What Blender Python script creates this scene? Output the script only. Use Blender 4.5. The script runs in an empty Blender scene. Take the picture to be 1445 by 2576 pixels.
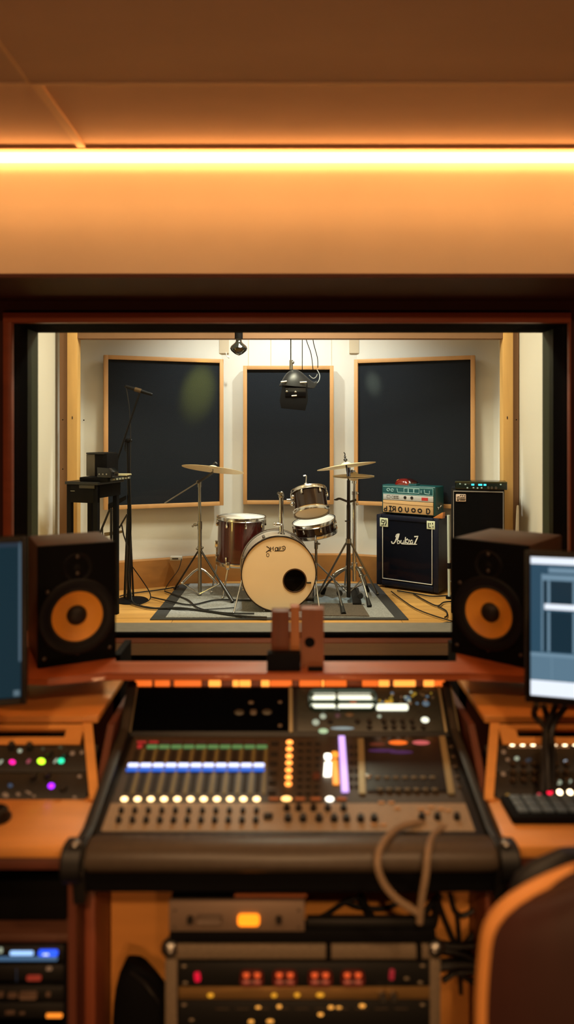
import bpy, bmesh, math, random
from mathutils import Matrix, Vector
random.seed(7)
R = math.radians
PI = math.pi
F, CX, HY, ZC = 1800.0, 722.5, 1080.0, 1.75      # focal length in pixels, vanishing point, eye height
LF = 0.33                                         # level of the live-room floor
C = bpy.context.scene.collection

# ------------------------------------------------------------------ helpers
def W(px, py, d):
    return Vector(((px - CX) / F * d, d, ZC + (HY - py) / F * d))
def floor_d(py, z=LF):
    return F * (ZC - z) / (py - HY)
def XY(px, d):
    return (px - CX) / F * d
def on(px, py, fr):
    """point where the sight line through (px,py) meets the plane of frame fr"""
    o = Vector((0, 0, ZC)); d = Vector(((px - CX) / F, 1, (HY - py) / F))
    n = fr.col[2].to_3d(); p = fr.translation
    return o + d * ((p - o).dot(n) / d.dot(n))
def frame(o, x, y):
    x = Vector(x).normalized(); y = Vector(y); y = (y - x * y.dot(x)).normalized(); z = x.cross(y)
    m = Matrix((x, y, z)).transposed().to_4x4(); m.translation = Vector(o)
    return m
def at(fr, p, spin=0):
    m = fr.copy(); m.translation = Vector(p)
    return m @ Matrix.Rotation(spin, 4, 'Z') if spin else m
def lin(c):
    return tuple(((v / 255) / 12.92 if v / 255 <= .04045 else ((v / 255 + .055) / 1.055) ** 2.4) for v in c) + (1,)

MATS = {}
def mat(name, col, rough=.5, metal=0, emit=0, ecol=None, var=0, scale=(20, 20, 20), detail=4, bump=0, coat=0, col2=None, spec=.5):
    if name in MATS: return MATS[name]
    m = bpy.data.materials.new(name); m.use_nodes = True
    nt = m.node_tree; b = nt.nodes['Principled BSDF']
    c = lin(col)
    b.inputs['Base Color'].default_value = c
    b.inputs['Roughness'].default_value = rough
    b.inputs['Metallic'].default_value = metal
    b.inputs['Specular IOR Level'].default_value = spec
    if coat: b.inputs['Coat Weight'].default_value = coat
    if emit:
        b.inputs['Emission Color'].default_value = lin(ecol or col)
        b.inputs['Emission Strength'].default_value = emit
    if var or bump:
        tc = nt.nodes.new('ShaderNodeTexCoord'); mp = nt.nodes.new('ShaderNodeMapping')
        mp.inputs['Scale'].default_value = scale
        nz = nt.nodes.new('ShaderNodeTexNoise'); nz.inputs['Scale'].default_value = 1; nz.inputs['Detail'].default_value = detail
        nt.links.new(tc.outputs['Object'], mp.inputs[0]); nt.links.new(mp.outputs[0], nz.inputs['Vector'])
        if var:
            rp = nt.nodes.new('ShaderNodeValToRGB'); rp.color_ramp.elements[0].position = .3; rp.color_ramp.elements[1].position = .7
            lo = lin(col2) if col2 else tuple(v * (1 - var) for v in c[:3]) + (1,)
            rp.color_ramp.elements[0].color = lo; rp.color_ramp.elements[1].color = c
            nt.links.new(nz.outputs[0], rp.inputs[0]); nt.links.new(rp.outputs[0], b.inputs['Base Color'])
        if bump:
            bp = nt.nodes.new('ShaderNodeBump'); bp.inputs['Strength'].default_value = bump; bp.inputs['Distance'].default_value = .01
            nt.links.new(nz.outputs[0], bp.inputs['Height']); nt.links.new(bp.outputs[0], b.inputs['Normal'])
    MATS[name] = m
    return m

class MB:
    def __init__(s): s.bm = bmesh.new()
    def _new(s, verts, M):
        if M is not None: bmesh.ops.transform(s.bm, matrix=M, verts=verts)
    def box(s, x0, x1, y0, y1, z0, z1, bev=0, M=None, seg=2):
        r = bmesh.ops.create_cube(s.bm, size=1)['verts']
        for v in r:
            v.co = Vector((x0 + (v.co.x + .5) * (x1 - x0), y0 + (v.co.y + .5) * (y1 - y0), z0 + (v.co.z + .5) * (z1 - z0)))
        if M is not None: bmesh.ops.transform(s.bm, matrix=M, verts=r)
        if bev:
            e = list({e for v in r for e in v.link_edges})
            bmesh.ops.bevel(s.bm, geom=e, offset=bev, segments=seg, affect='EDGES', profile=.5)
        return s
    def rod(s, p, q, r, r2=None, seg=12):
        p, q = Vector(p), Vector(q); d = q - p
        m = Matrix.Translation((p + q) / 2) @ d.to_track_quat('Z', 'Y').to_matrix().to_4x4()
        bmesh.ops.create_cone(s.bm, cap_ends=True, segments=seg, radius1=r, radius2=r if r2 is None else r2, depth=d.length, matrix=m)
        return s
    def ball(s, c, r, sc=(1, 1, 1), M=None, u=16, v=10):
        m = Matrix.Translation(c) @ Matrix.Diagonal((*sc, 1))
        if M is not None: m = M @ m
        bmesh.ops.create_uvsphere(s.bm, u_segments=u, v_segments=v, radius=r, matrix=m)
        return s
    def tube(s, pts, r, seg=8, smooth=4, taper=None):
        P = [Vector(p) for p in pts]
        if smooth and len(P) > 2:
            Q = []
            for i in range(len(P) - 1):
                a, b, c, d = P[max(i - 1, 0)], P[i], P[i + 1], P[min(i + 2, len(P) - 1)]
                for k in range(smooth):
                    t = k / smooth
                    Q.append(.5 * (2 * b + (c - a) * t + (2 * a - 5 * b + 4 * c - d) * t * t + (3 * b - a - 3 * c + d) * t ** 3))
            Q.append(P[-1]); P = Q
        rings = []; nrm = None
        for i, p in enumerate(P):
            t = (P[min(i + 1, len(P) - 1)] - P[max(i - 1, 0)])
            if t.length < 1e-9: t = Vector((0, 0, 1))
            t.normalize()
            if nrm is None:
                nrm = t.orthogonal().normalized()
            nrm = (nrm - t * nrm.dot(t))
            nrm = nrm.normalized() if nrm.length > 1e-6 else t.orthogonal().normalized()
            bn = t.cross(nrm)
            rr = r if taper is None else r + (taper - r) * i / (len(P) - 1)
            rings.append([s.bm.verts.new(p + (nrm * math.cos(2 * PI * k / seg) + bn * math.sin(2 * PI * k / seg)) * rr) for k in range(seg)])
        for a, b in zip(rings, rings[1:]):
            for k in range(seg):
                s.bm.faces.new((a[k], a[(k + 1) % seg], b[(k + 1) % seg], b[k]))
        s.bm.faces.new(rings[0][::-1]); s.bm.faces.new(rings[-1])
        return s
    def lathe(s, prof, M=None, seg=40, closed=False):
        rings = []
        for r, z in prof:
            if r < 1e-6: v = [s.bm.verts.new((0, 0, z))]
            else: v = [s.bm.verts.new((r * math.cos(2 * PI * k / seg), r * math.sin(2 * PI * k / seg), z)) for k in range(seg)]
            rings.append(v)
        prs = list(zip(rings, rings[1:])) + ([(rings[-1], rings[0])] if closed else [])
        for a, b in prs:
            for k in range(seg):
                k2 = (k + 1) % seg
                f = [a[k % len(a)], a[k2 % len(a)], b[k2 % len(b)], b[k % len(b)]]
                u = []
                for v in f:
                    if v not in u: u.append(v)
                if len(u) > 2:
                    try: s.bm.faces.new(u)
                    except ValueError: pass
        s._new([v for g in rings for v in g], M)
        return s
    def prism(s, pts, z0, z1, M=None, bev=0):
        a = [s.bm.verts.new((x, y, z0)) for x, y in pts]; b = [s.bm.verts.new((x, y, z1)) for x, y in pts]
        n = len(pts); fs = []
        for k in range(n): fs.append(s.bm.faces.new((a[k], a[(k + 1) % n], b[(k + 1) % n], b[k])))
        fs += [s.bm.faces.new(a[::-1]), s.bm.faces.new(b)]
        s._new(a + b, M)
        if bev:
            e = list({e for f in fs for e in f.edges})
            bmesh.ops.bevel(s.bm, geom=e, offset=bev, segments=2, affect='EDGES', profile=.5)
        return s
    def loft(s, rows, close=True):
        """rows of points -> surface; caps on both ends"""
        V = [[s.bm.verts.new(p) for p in r] for r in rows]
        n = len(V[0])
        for a, b in zip(V, V[1:]):
            for k in range(n if close else n - 1):
                s.bm.faces.new((a[k], a[(k + 1) % n], b[(k + 1) % n], b[k]))
        if close:
            s.bm.faces.new(V[0][::-1]); s.bm.faces.new(V[-1])
        return s
    def plate(s, outer, hole, z0, z1, M=None):
        """flat plate with a hole through it"""
        vs = []; es = []
        for loop in (outer, hole):
            l = [s.bm.verts.new((x, y, z0)) for x, y in loop]; vs += l
            es += [s.bm.edges.new((l[k], l[(k + 1) % len(l)])) for k in range(len(l))]
        fs = [g for g in bmesh.ops.triangle_fill(s.bm, edges=es, use_beauty=True)['geom'] if isinstance(g, bmesh.types.BMFace)]
        ex = bmesh.ops.extrude_face_region(s.bm, geom=fs)
        nv = [g for g in ex['geom'] if isinstance(g, bmesh.types.BMVert)]
        for v in nv: v.co.z = z1
        s._new(vs + nv, M)
        return s
    def stroke(s, pts, w, M, th=.001):
        """pen stroke lying on the xy plane of M"""
        P = [Vector((x, y, 0)) for x, y in pts]; L = []; Rr = []
        for i, p in enumerate(P):
            t = P[min(i + 1, len(P) - 1)] - P[max(i - 1, 0)]
            t = t.normalized() if t.length > 1e-9 else Vector((1, 0, 0))
            n = Vector((-t.y, t.x, 0)) * w / 2
            L.append(p + n); Rr.append(p - n)
        out = [M @ (p + Vector((0, 0, th))) for p in L], [M @ (p + Vector((0, 0, th))) for p in Rr], [M @ p for p in Rr], [M @ p for p in L]
        s.loft([[out[k][i] for k in range(4)] for i in range(len(P))])
        return s
    def build(s, name, m, parent=None, at=None, smooth=35, world=True, loc=None):
        bmesh.ops.recalc_face_normals(s.bm, faces=s.bm.faces)
        me = bpy.data.meshes.new(name)
        if parent is not None and at is None and world:
            bmesh.ops.transform(s.bm, matrix=ROOT[parent.name].inverted(), verts=s.bm.verts)
        if parent is None and loc is not None and world:
            bmesh.ops.translate(s.bm, vec=-Vector(loc), verts=s.bm.verts)
        s.bm.to_mesh(me); s.bm.free()
        me.materials.append(m)
        if smooth:
            me.shade_smooth(); me.set_sharp_from_angle(angle=R(smooth))
        o = bpy.data.objects.new(name, me); C.objects.link(o)
        if parent is not None:
            o.parent = parent; ROOT[o.name] = ROOT[parent.name]
            if at is not None:
                o.matrix_basis = ROOT[parent.name].inverted() @ at
                ROOT[o.name] = at.copy()
        else:
            if loc is not None: o.location = loc
            if at is not None: o.matrix_basis = at
            ROOT[o.name] = o.matrix_basis.copy()
        return o
ROOT = {}
def again(o, parent, at):
    c = o.copy(); C.objects.link(c); c.parent = parent
    c.matrix_basis = ROOT[parent.name].inverted() @ at; ROOT[c.name] = at.copy()
    for ch in [x for x in o.children]:
        g = ch.copy(); C.objects.link(g); g.parent = c
    return c
def thing(name, label, cat, loc=(0, 0, 0), rotz=0, group=None):
    o = bpy.data.objects.new(name, None); C.objects.link(o)
    o.empty_display_size = .05
    o.location = loc; o.rotation_euler = (0, 0, rotz); o['label'] = label; o['category'] = cat
    if group: o['group'] = group
    ROOT[o.name] = Matrix.Translation(loc) @ Matrix.Rotation(rotz, 4, 'Z')
    return o
def tag(o, label, cat, group=None):
    o['label'] = label; o['category'] = cat
    if group: o['group'] = group
    return o
def struct(name, mb, m, smooth=35):
    o = mb.build(name, m, smooth=smooth); o['kind'] = 'structure'; return o
def circ(r, n, cx=0, cy=0, ph=0):
    return [(cx + r * math.cos(2 * PI * k / n + ph), cy + r * math.sin(2 * PI * k / n + ph)) for k in range(n)]
def arc(cx, cy, rx, ry, a0, a1, n=14):
    return [(cx + rx * math.cos(R(a0 + (a1 - a0) * k / n)), cy + ry * math.sin(R(a0 + (a1 - a0) * k / n))) for k in range(n + 1)]

# ------------------------------------------------------------------ materials
plaster = mat('live plaster', (222, 220, 212), .8, var=.05, scale=(3, 3, 2))
cream = mat('bulkhead paint', (236, 226, 208), .75, var=.06, scale=(4, 4, 4), bump=.05)
ceilm = mat('ceiling paint', (214, 182, 156), .8, var=.10, scale=(1.6, 5, 3), bump=.05)
batten = mat('ceiling batten', (225, 190, 150), .6)
redwall = mat('red brown wall', (74, 34, 26), .7, var=.12, scale=(3, 3, 3))
redwood = mat('reddish frame wood', (165, 84, 54), .45, var=.15, scale=(2, 2, 30))
carpet = mat('dark carpet', (34, 26, 24), .95, var=.3, scale=(80, 80, 80))
shelfw = mat('shelf wood', (176, 92, 48), .4, var=.14, scale=(3, 30, 30), coat=.2)
orangew = mat('desk beech veneer', (230, 158, 80), .42, var=.12, scale=(3, 26, 26), coat=.08)
orangewd = mat('desk beech edge', (230, 162, 84), .45, var=.12, scale=(3, 26, 26))
darkwood = mat('dark side panel', (100, 52, 36), .5, var=.2, scale=(20, 20, 3))
pine = mat('pine frame', (200, 150, 96), .5, var=.13, scale=(14, 14, 3))
pinepost = mat('pine post', (214, 170, 104), .5, var=.16, scale=(20, 20, 2))
tanboard = mat('tan board', (124, 90, 62), .7, var=.06, scale=(6, 6, 2))
plinthw = mat('plinth wood', (176, 120, 60), .55, var=.22, scale=(6, 6, 14))
oak = mat('oak floor', (226, 172, 96), .42, var=.18, scale=(2.2, 34, 20), detail=6)
fabric = mat('panel fabric', (21, 27, 35), .8, var=.25, scale=(240, 240, 240), detail=2, bump=.3, spec=.2)
black = mat('black plastic', (8, 9, 12), .45)
blackm = mat('black matte', (5, 5, 8), .75, spec=.15)
blackg = mat('black gloss', (10, 11, 14), .18)
gasket = mat('black gasket', (4, 4, 5), .9, spec=.02)
greenedge = mat('green glass edge', (44, 50, 32), .6, spec=.2)
chrome = mat('chrome', (205, 205, 205), .2, 1)
steel = mat('satin steel', (150, 148, 142), .35, 1)
darksteel = mat('dark steel', (70, 70, 72), .35, 1)
rubber = mat('rubber', (18, 18, 20), .7)
mahog = mat('mahogany shell', (74, 20, 18), .25, var=.55, scale=(46, 46, 2.2), detail=5, coat=.6)
tomshell = mat('dark copper shell', (34, 15, 9), .14, .45, coat=.6)
bronze = mat('cymbal bronze', (242, 226, 190), .4, .15, var=.08, scale=(30, 30, 30))
headw = mat('drum head white', (232, 228, 218), .5)
headt = mat('kick head cream', (232, 206, 170), .45, var=.05, scale=(5, 5, 5))
rugm = mat('grey rug', (168, 170, 170), .95, var=.42, scale=(95, 95, 40), detail=8, bump=.5)
rugd = mat('rug border', (58, 58, 60), .95, var=.25, scale=(160, 160, 60), bump=.3)
rugb = mat('brown grey mat', (112, 100, 88), .95, var=.5, scale=(150, 150, 60), detail=3, bump=.8)
cloth = mat('pale blue cloth', (150, 164, 176), .9, var=.25, scale=(30, 30, 30), bump=.4)
ink = mat('logo ink', (16, 15, 18), .5)
whiteink = mat('white lettering', (228, 226, 216), .5)
cabvinyl = mat('cabinet vinyl', (14, 21, 40), .42, var=.25, scale=(200, 200, 200), bump=.15, spec=.3)
cabgrill = mat('grille cloth', (9, 13, 25), .85, var=.3, scale=(300, 300, 300), bump=.2, spec=.08)
piping = mat('white piping', (218, 216, 206), .5)
teal = mat('teal vinyl', (14, 70, 72), .4, var=.2, scale=(120, 120, 120))
tealplate = mat('teal faceplate', (26, 80, 86), .35)
silver = mat('silver faceplate', (196, 196, 196), .4, .3)
woodplate = mat('tan wooden faceplate', (200, 160, 110), .5, var=.15, scale=(4, 30, 30))
badgem = mat('badge cream', (206, 210, 178), .5)
redgloss = mat('red gloss', (104, 20, 12), .12, coat=.8)
taupe = mat('console taupe', (148, 130, 108), .45, var=.22, scale=(140, 140, 140), detail=3)
taupeline = mat('console trim', (150, 138, 104), .4, .3)
consoleblk = mat('console black', (14, 14, 16), .5)
leather = mat('armrest vinyl', (70, 60, 50), .42, var=.12, scale=(40, 40, 40), bump=.05)
slotm = mat('fader slot', (20, 18, 17), .7)
ridge = mat('olive channel rib', (112, 104, 66), .5)
knobm = mat('knob black', (18, 16, 16), .45)
keyb = mat('slate key', (96, 114, 130), .45)
cable_b = mat('black cable', (14, 14, 16), .5)
cable_t = mat('taupe cable', (134, 112, 88), .6)
racktape = mat('grey flight case', (128, 112, 92), .6, var=.5, scale=(220, 220, 220), detail=2)
goldface = mat('brushed gold face', (176, 138, 84), .38, .6, var=.4, scale=(6, 200, 160))
champagne = mat('champagne amp face', (132, 112, 96), .45, .3)
yellowcone = mat('yellow kevlar cone', (240, 164, 52), .5, var=.06, scale=(200, 200, 200))
chairw = mat('chair plywood', (58, 27, 20), .5, var=.25, scale=(16, 3, 3))
chaire = mat('chair lit edge', (212, 144, 76), .45)  # plywood edge; the light catching it is put into the colour
def led(name, col, s): return mat('lit ' + name, (20, 20, 20), .4, emit=s, ecol=col)
L_warm = led('warm', (255, 206, 140), 5)
L_white = led('white', (255, 246, 224), 4)
L_amber = led('amber', (255, 146, 62), 3.2)
L_orange = led('orange', (255, 120, 20), 2.2)
L_green = led('green', (130, 190, 110), .42)
L_red = led('red', (230, 50, 50), .5)
L_blue = led('blue', (30, 110, 230), 1.0)
L_bwhite = led('blue white', (206, 212, 255), 2.0)
L_purple = led('lilac', (214, 170, 250), 1.5)
L_mag = led('magenta', (255, 20, 150), 2.0)
L_lime = led('lime', (190, 255, 40), 3.0)
L_teal = led('teal', (30, 220, 160), 2.0)
L_violet = led('violet', (170, 30, 255), 2.4)
L_tan = led('tan', (190, 140, 100), .35)
L_pale = led('pale', (210, 220, 190), .6)
L_reflect = led('screen reflection', (84, 36, 110), .5)
L_red2 = led('crimson', (255, 20, 60), 2.0)
L_ember = led('ember', (240, 90, 40), .9)
L_cyan = led('cyan', (60, 210, 240), 2.0)
# ================================================================== THE SETTING
# control room: x -2.3..2.3, y -1.8..3.2 ; live room: x -1.86..1.86, y 3.5..7.4
def floor_mat(m):
    nt = m.node_tree; b = nt.nodes['Principled BSDF']
    src = b.inputs['Base Color'].links[0].from_socket
    tc = nt.nodes.new('ShaderNodeTexCoord'); br = nt.nodes.new('ShaderNodeTexBrick')
    br.inputs['Scale'].default_value = 1; br.inputs['Brick Width'].default_value = 1.7; br.inputs['Row Height'].default_value = .125
    br.inputs['Mortar Size'].default_value = .0025; br.inputs['Color1'].default_value = (1, 1, 1, 1); br.inputs['Color2'].default_value = (.82, .8, .78, 1); br.inputs['Mortar'].default_value = (.3, .25, .2, 1)
    mx = nt.nodes.new('ShaderNodeMix'); mx.data_type = 'RGBA'; mx.blend_type = 'MULTIPLY'; mx.inputs[0].default_value = 1
    nt.links.new(tc.outputs['Object'], br.inputs['Vector']); nt.links.new(src, mx.inputs[6]); nt.links.new(br.outputs[0], mx.inputs[7])
    nt.links.new(mx.outputs[2], b.inputs['Base Color'])
floor_mat(oak)
glass = bpy.data.materials.new('window glass'); glass.use_nodes = True
_n = glass.node_tree; _n.nodes.clear()
_o = _n.nodes.new('ShaderNodeOutputMaterial'); _m = _n.nodes.new('ShaderNodeMixShader'); _f = _n.nodes.new('ShaderNodeFresnel')
_t = _n.nodes.new('ShaderNodeBsdfTransparent'); _g = _n.nodes.new('ShaderNodeBsdfGlossy')
_t.inputs[0].default_value = (.97, .99, .97, 1); _g.inputs['Roughness'].default_value = .02; _f.inputs[0].default_value = 1.25
_n.links.new(_f.outputs[0], _m.inputs[0]); _n.links.new(_t.outputs[0], _m.inputs[1]); _n.links.new(_g.outputs[0], _m.inputs[2]); _n.links.new(_m.outputs[0], _o.inputs[0])

WX0, WX1 = XY(35, 3.2), XY(1428, 3.2)              # window opening
WT, WB = ZC + .472, ZC - 1.03
SY = 2.57
CEIL = ZC + 1.013
BH = ZC + (HY - 690) / F * 2.7                      # lower edge of the lit bulkhead
struct('floor', MB().box(-2.3, 2.3, -1.8, 3.2, -.1, 0), carpet)
struct('wall_back', MB().box(-2.3, 2.3, -1.9, -1.8, 0, CEIL), redwall)
struct('wall_left', MB().box(-2.4, -2.3, -1.8, 3.2, 0, CEIL), redwall)
struct('wall_right', MB().box(2.3, 2.4, -1.8, 3.2, 0, CEIL), redwall)
w = MB().box(-2.4, WX0, 3.2, 3.5, 0, CEIL).box(WX1, 2.4, 3.2, 3.5, 0, CEIL).box(WX0, WX1, 3.2, 3.5, 0, WB).box(WX0, WX1, 3.2, 3.5, WT + .012, CEIL)
struct('wall_front', w, redwall)
SEAM = F * 1.001 / (HY - 212)
struct('ceiling', MB().box(-2.3, 2.3, SEAM, 2.605, CEIL, CEIL + .1).box(-2.3, 2.3, -1.8, SEAM, CEIL - .012, CEIL + .1), ceilm)
struct('trim_1', MB().box(-.746, -.718, SEAM, SY + .02, CEIL - .010, CEIL), batten)
struct('trim_2', MB().box(-.750, -.742, -1.8, SEAM, CEIL - .016, CEIL - .012), batten)
struct('trim_3', MB().box(-2.3, 2.3, SEAM - .012, SEAM, CEIL - .017, CEIL - .012), batten)
pr = [(2.605, CEIL), (2.61, CEIL - .004), (2.615, CEIL - .012), (2.62, CEIL - .034), (2.65, CEIL - .07), (2.68, CEIL - .115), (2.695, CEIL - .17), (2.70, CEIL - .23), (2.70, BH + .003), (3.2, BH + .003), (3.2, CEIL + .05), (2.605, CEIL + .05)]
YZ = Matrix(((0, 0, 1, 0), (1, 0, 0, 0), (0, 1, 0, 0), (0, 0, 0, 1)))
struct('wall_bulkhead', MB().prism(pr, -2.3, 2.3, YZ), cream, 40)
struct('trim_soffit', MB().box(-2.3, 2.3, 2.7, 3.2, BH - .012, BH + .002), redwall)
# window frame and reveals
fo0, fo1, fot = XY(8, 3.17), XY(1437, 3.17), ZC + (HY - 787) / F * 3.17
fr = MB()
fr.box(fo0, WX0 + .002, 3.165, 3.2, WB - .06, fot, .004).box(WX1 - .002, fo1, 3.165, 3.2, WB - .06, fot, .004).box(fo0, fo1, 3.163, 3.2, WT, fot + .001, .004)
win = struct('window_1', fr, redwood)
rv = MB()
rv.box(WX0 - .01, WX0 + .003, 3.2, 3.36, WB, WT + .01).box(WX1 - .003, WX1 + .01, 3.2, 3.36, WB, WT + .01).box(WX0, WX1, 3.2, 3.5, WT, WT + .012)
rv.build('reveal', gasket, win)
rv = MB().box(WX0 - .01, WX0 + .004, 3.36, 3.5, WB, WT).box(WX1 - .004, WX1 + .01, 3.36, 3.5, WB, WT)
rv.build('edge_trim', greenedge, win)
def sillz(y): return ZC - 1.022 + (y - 3.2) / .3 * .062
def sl(y0, y1, m, name, dz=0):
    b = MB(); v = []
    b.loft([[(x, y0, sillz(y0) + dz), (x, y1, sillz(y1) + dz), (x, y1, WB - .03), (x, y0, WB - .03)] for x in (WX0, WX1)])
    return b.build(name, m, win)
sillw = mat('sill board', (150, 106, 66), .45, var=.15, scale=(3, 40, 40))
sillg = mat('grey sill', (120, 112, 100), .6, var=.2, scale=(20, 60, 20))
sl(3.165, 3.215, gasket, 'gasket', .004)
sl(3.215, 3.33, sillw, 'sill_board')
sl(3.33, 3.375, redwood, 'sill_lip', .002)
sl(3.375, 3.43, gasket, 'gasket', .004)
sl(3.43, 3.53, sillg, 'sill_ledge')
MB().box(WX0, WX1, 3.205, 3.213, WB, WT).build('pane', glass, win)
MB().box(WX0, WX1, 3.40, 3.41, WB, WT).build('pane', glass, win)
# LED cove strip under the ceiling
t = thing('ceiling_strip_light', 'long glowing warm white strip light between brown ceiling and orange bulkhead', 'strip light', (0, SY, CEIL))
MB().box(-2.28, 2.28, SY - .018, SY + .034, CEIL - .013, CEIL).build('channel', ceilm, t)
z0 = ZC + (HY - 404) / F * SY; z1 = ZC + (HY - 382) / F * SY
ledm = mat('lit cove diffuser', (255, 240, 215), .5, emit=14.5, ecol=(255, 176, 100))
MB().prism([(SY +0.032, z1 - .006), (SY +0.015, z1), (SY +0.002, z1 - .004), (SY -0.002, (z0 + z1) / 2), (SY +0.002, z0 + .003), (SY +0.015, z0), (SY +0.032, z0 + .006)], -2.28, 2.28, Matrix(((0, 0, 1, 0), (1, 0, 0, 0), (0, 1, 0, 0), (0, 0, 0, 1)))).build('diffuser', ledm, t)

# ------------------------------------------------------------------ live room shell
LX = 1.86
def wallpt(px, d): return XY(px, d), d
struct('floor_1', MB().box(-LX, LX, 3.5, 7.4, LF - .1, LF), oak)
struct('ceiling_1', MB().box(-LX - .1, LX + .1, 3.5, 7.5, 3.4, 3.5), plaster)
struct('wall_side_west', MB().box(-LX - .1, -LX, 3.5, 7.5, LF, 3.4), plaster)
struct('wall_side_east', MB().box(LX, LX + .1, 3.5, 7.5, LF, 3.4), plaster)
struct('wall_over_window', MB().box(-LX, LX, 3.5, 3.55, WT + .05, 3.4), plaster)
PL = (-.62, 6.78); PR = (.66, 6.78); SL = (-LX, 6.26); SR = (LX, 6.28)
def seg(a, b, z0, z1, off, th):
    a, b = Vector(a), Vector(b); d = (b - a).normalized(); n = Vector((d.y, -d.x))
    if n.y > 0: n = -n
    p = [a + n * off, b + n * off, b + n * (off - th), a + n * (off - th)]
    return MB().prism([(v.x, v.y) for v in p], z0, z1)
struct('wall_rear', seg(PL, PR, LF, 3.4, 0, .1), plaster)
struct('wall_rear_west', seg(SL, PL, LF, 3.4, 0, .1), plaster)
struct('wall_rear_east', seg(PR, SR, LF, 3.4, 0, .1), plaster)
PZ = ZC - 1.175
struct('baseboard_rear', seg(PL, PR, LF, PZ, .10, .1), plinthw)
struct('baseboard_west', seg(SL, (-.59, 6.77), LF, PZ, .10, .1), plinthw)
struct('baseboard_east', seg((.63, 6.77), SR, LF, PZ, .10, .1), plinthw)
# vertical joints on the back wall
struct('trim_4', MB().box(PL[0] - .02, PL[0] + .07, 6.765, 6.778, ZC + .72, 3.0), mat('joint board', (205, 190, 165), .7))
struct('trim_5', MB().box(PR[0] - .07, PR[0] + .02, 6.765, 6.778, ZC + .72, 3.0), MATS['joint board'])
for i, px in enumerate((626, 682, 834)):
    x = XY(px, 6.778); struct('trim_%d' % (6 + i), MB().box(x - .002, x + .002, 6.774, 6.779, ZC + .55, 3.0), MATS['joint board'])
# timber portal: posts, boards beside them and header
HB = ZC + (HY - 851) / F * 5.7
for nm, a, b, c in (('west', 150, 169, 194), ('east', 1306, 1292, 1267)):
    xa, xb, xc = XY(a, 5.72), XY(b, 5.70), XY(c, 5.70)
    o = struct('trim_post_' + nm, MB().box(min(xb, xc), max(xb, xc), 5.70, 5.80, LF, 3.3, .004), pinepost)
    k = XY(182 if nm == 'west' else 1277, 5.70)
    MB().ball((k, 5.699, ZC + .092), .006, (.7, .3, 2.2)).build('wood_knot', mat('dark knot', (40, 24, 14), .7), o)
    ed = -LX if nm == 'west' else LX
    struct('trim_board_' + nm, MB().box(min(xa, xb), max(xa, xb), 5.72, 5.80, LF, 3.3), tanboard)
struct('trim_header', MB().box(XY(194, 5.7), XY(1267, 5.7), 5.71, 5.80, HB, 3.3), tanboard)
for i, (px, py) in enumerate(((158, 1056), (158, 1180), (1300, 1056))):
    struct('trim_screw_%d' % i, MB().ball((XY(px, 5.72), 5.72, ZC + (HY - py) / F * 5.72), .005, (1, .4, 1)), blackm)
for i, (px, d) in enumerate(((211, 6.27), (1246, 6.30))):
    struct('trim_plug_%d' % i, MB().ball((XY(px, d), d, ZC + (HY - 1057) / F * d), .006), blackm)

# ------------------------------------------------------------------ acoustic panels
def panel(a, b, z0, z1, label, th=.07):
    """framed fabric panel from ground point a to b (front face), front normal towards the camera"""
    a, b = Vector((*a, 0)), Vector((*b, 0)); w = (b - a).length; ang = math.atan2(b.y - a.y, b.x - a.x); h = z1 - z0
    t = thing('acoustic_panel', label, 'acoustic panel', (a.x, a.y, z0), ang, 'framed acoustic panels on the rear walls')
    f = .036
    fm = MB()
    fm.box(0, f, 0, th, 0, h, .002).box(w - f, w, 0, th, 0, h, .002).box(f, w - f, 0, th, 0, f, .002).box(f, w - f, 0, th, h - f, h, .002)
    fm.build('frame', pine, t, world=False)
    MB().box(f, w - f, .022, th - .005, f, h - f).build('fabric', fabric, t, world=False)
    MB().box(.1, .16, th, th + .022, h * .5, h * .5 + .05).build('bracket', tanboard, t, world=False)
    MB().box(w - .16, w - .1, th, th + .022, h * .5, h * .5 + .05).build('bracket', tanboard, t, world=False)
    return t
panel((XY(262, 6.24), 6.24), (XY(563, 6.63), 6.63), ZC - .705, ZC + .650, 'tall navy panel in pine frame behind the mic stand and single crash cymbal')
panel((XY(612, 6.675), 6.675), (XY(840, 6.675), 6.675), ZC - .700, ZC + .594, 'narrow navy panel in pine frame behind the hanging lamp and kick drum')
panel((XY(891, 6.63), 6.63), (XY(1195, 6.25), 6.25), ZC - .700, ZC + .648, 'tall navy panel in pine frame behind the guitar amplifier and hi-hat')

# ================================================================== LIVE ROOM THINGS
def rot_frame(c, ang):                               # upright face frame, normal towards -y turned by ang
    return frame(c, (math.cos(ang), math.sin(ang), 0), (0, 0, 1))
# rug
t = thing('rug', 'grey woven rug with dark border under the drum kit', 'rug', (0, 5.9, LF))
rg = lambda s, y: XY(s, y)
fl, fr_, bl, br = (-1.02, 5.32), (.905, 5.32), (-.985, 6.56), (.82, 6.56)
MB().prism([fl, fr_, br, bl], LF, LF + .008).build('border', rugd, t)
MB().prism([(fl[0] + .11, 5.36), (fr_[0] - .10, 5.36), (br[0] - .1, 6.53), (bl[0] + .1, 6.53)], LF + .008, LF + .013).build('field', rugm, t)
m = MB().prism([(.19, 5.38), (.62, 5.37), (.60, 5.76), (.20, 5.74)], LF + .013, LF + .022, bev=.003).build('floor_mat', rugb, loc=(.4, 5.6, LF + .013))
tag(m, 'small brown grey nubby mat lying on the rug under the hi-hat legs', 'mat')
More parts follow.
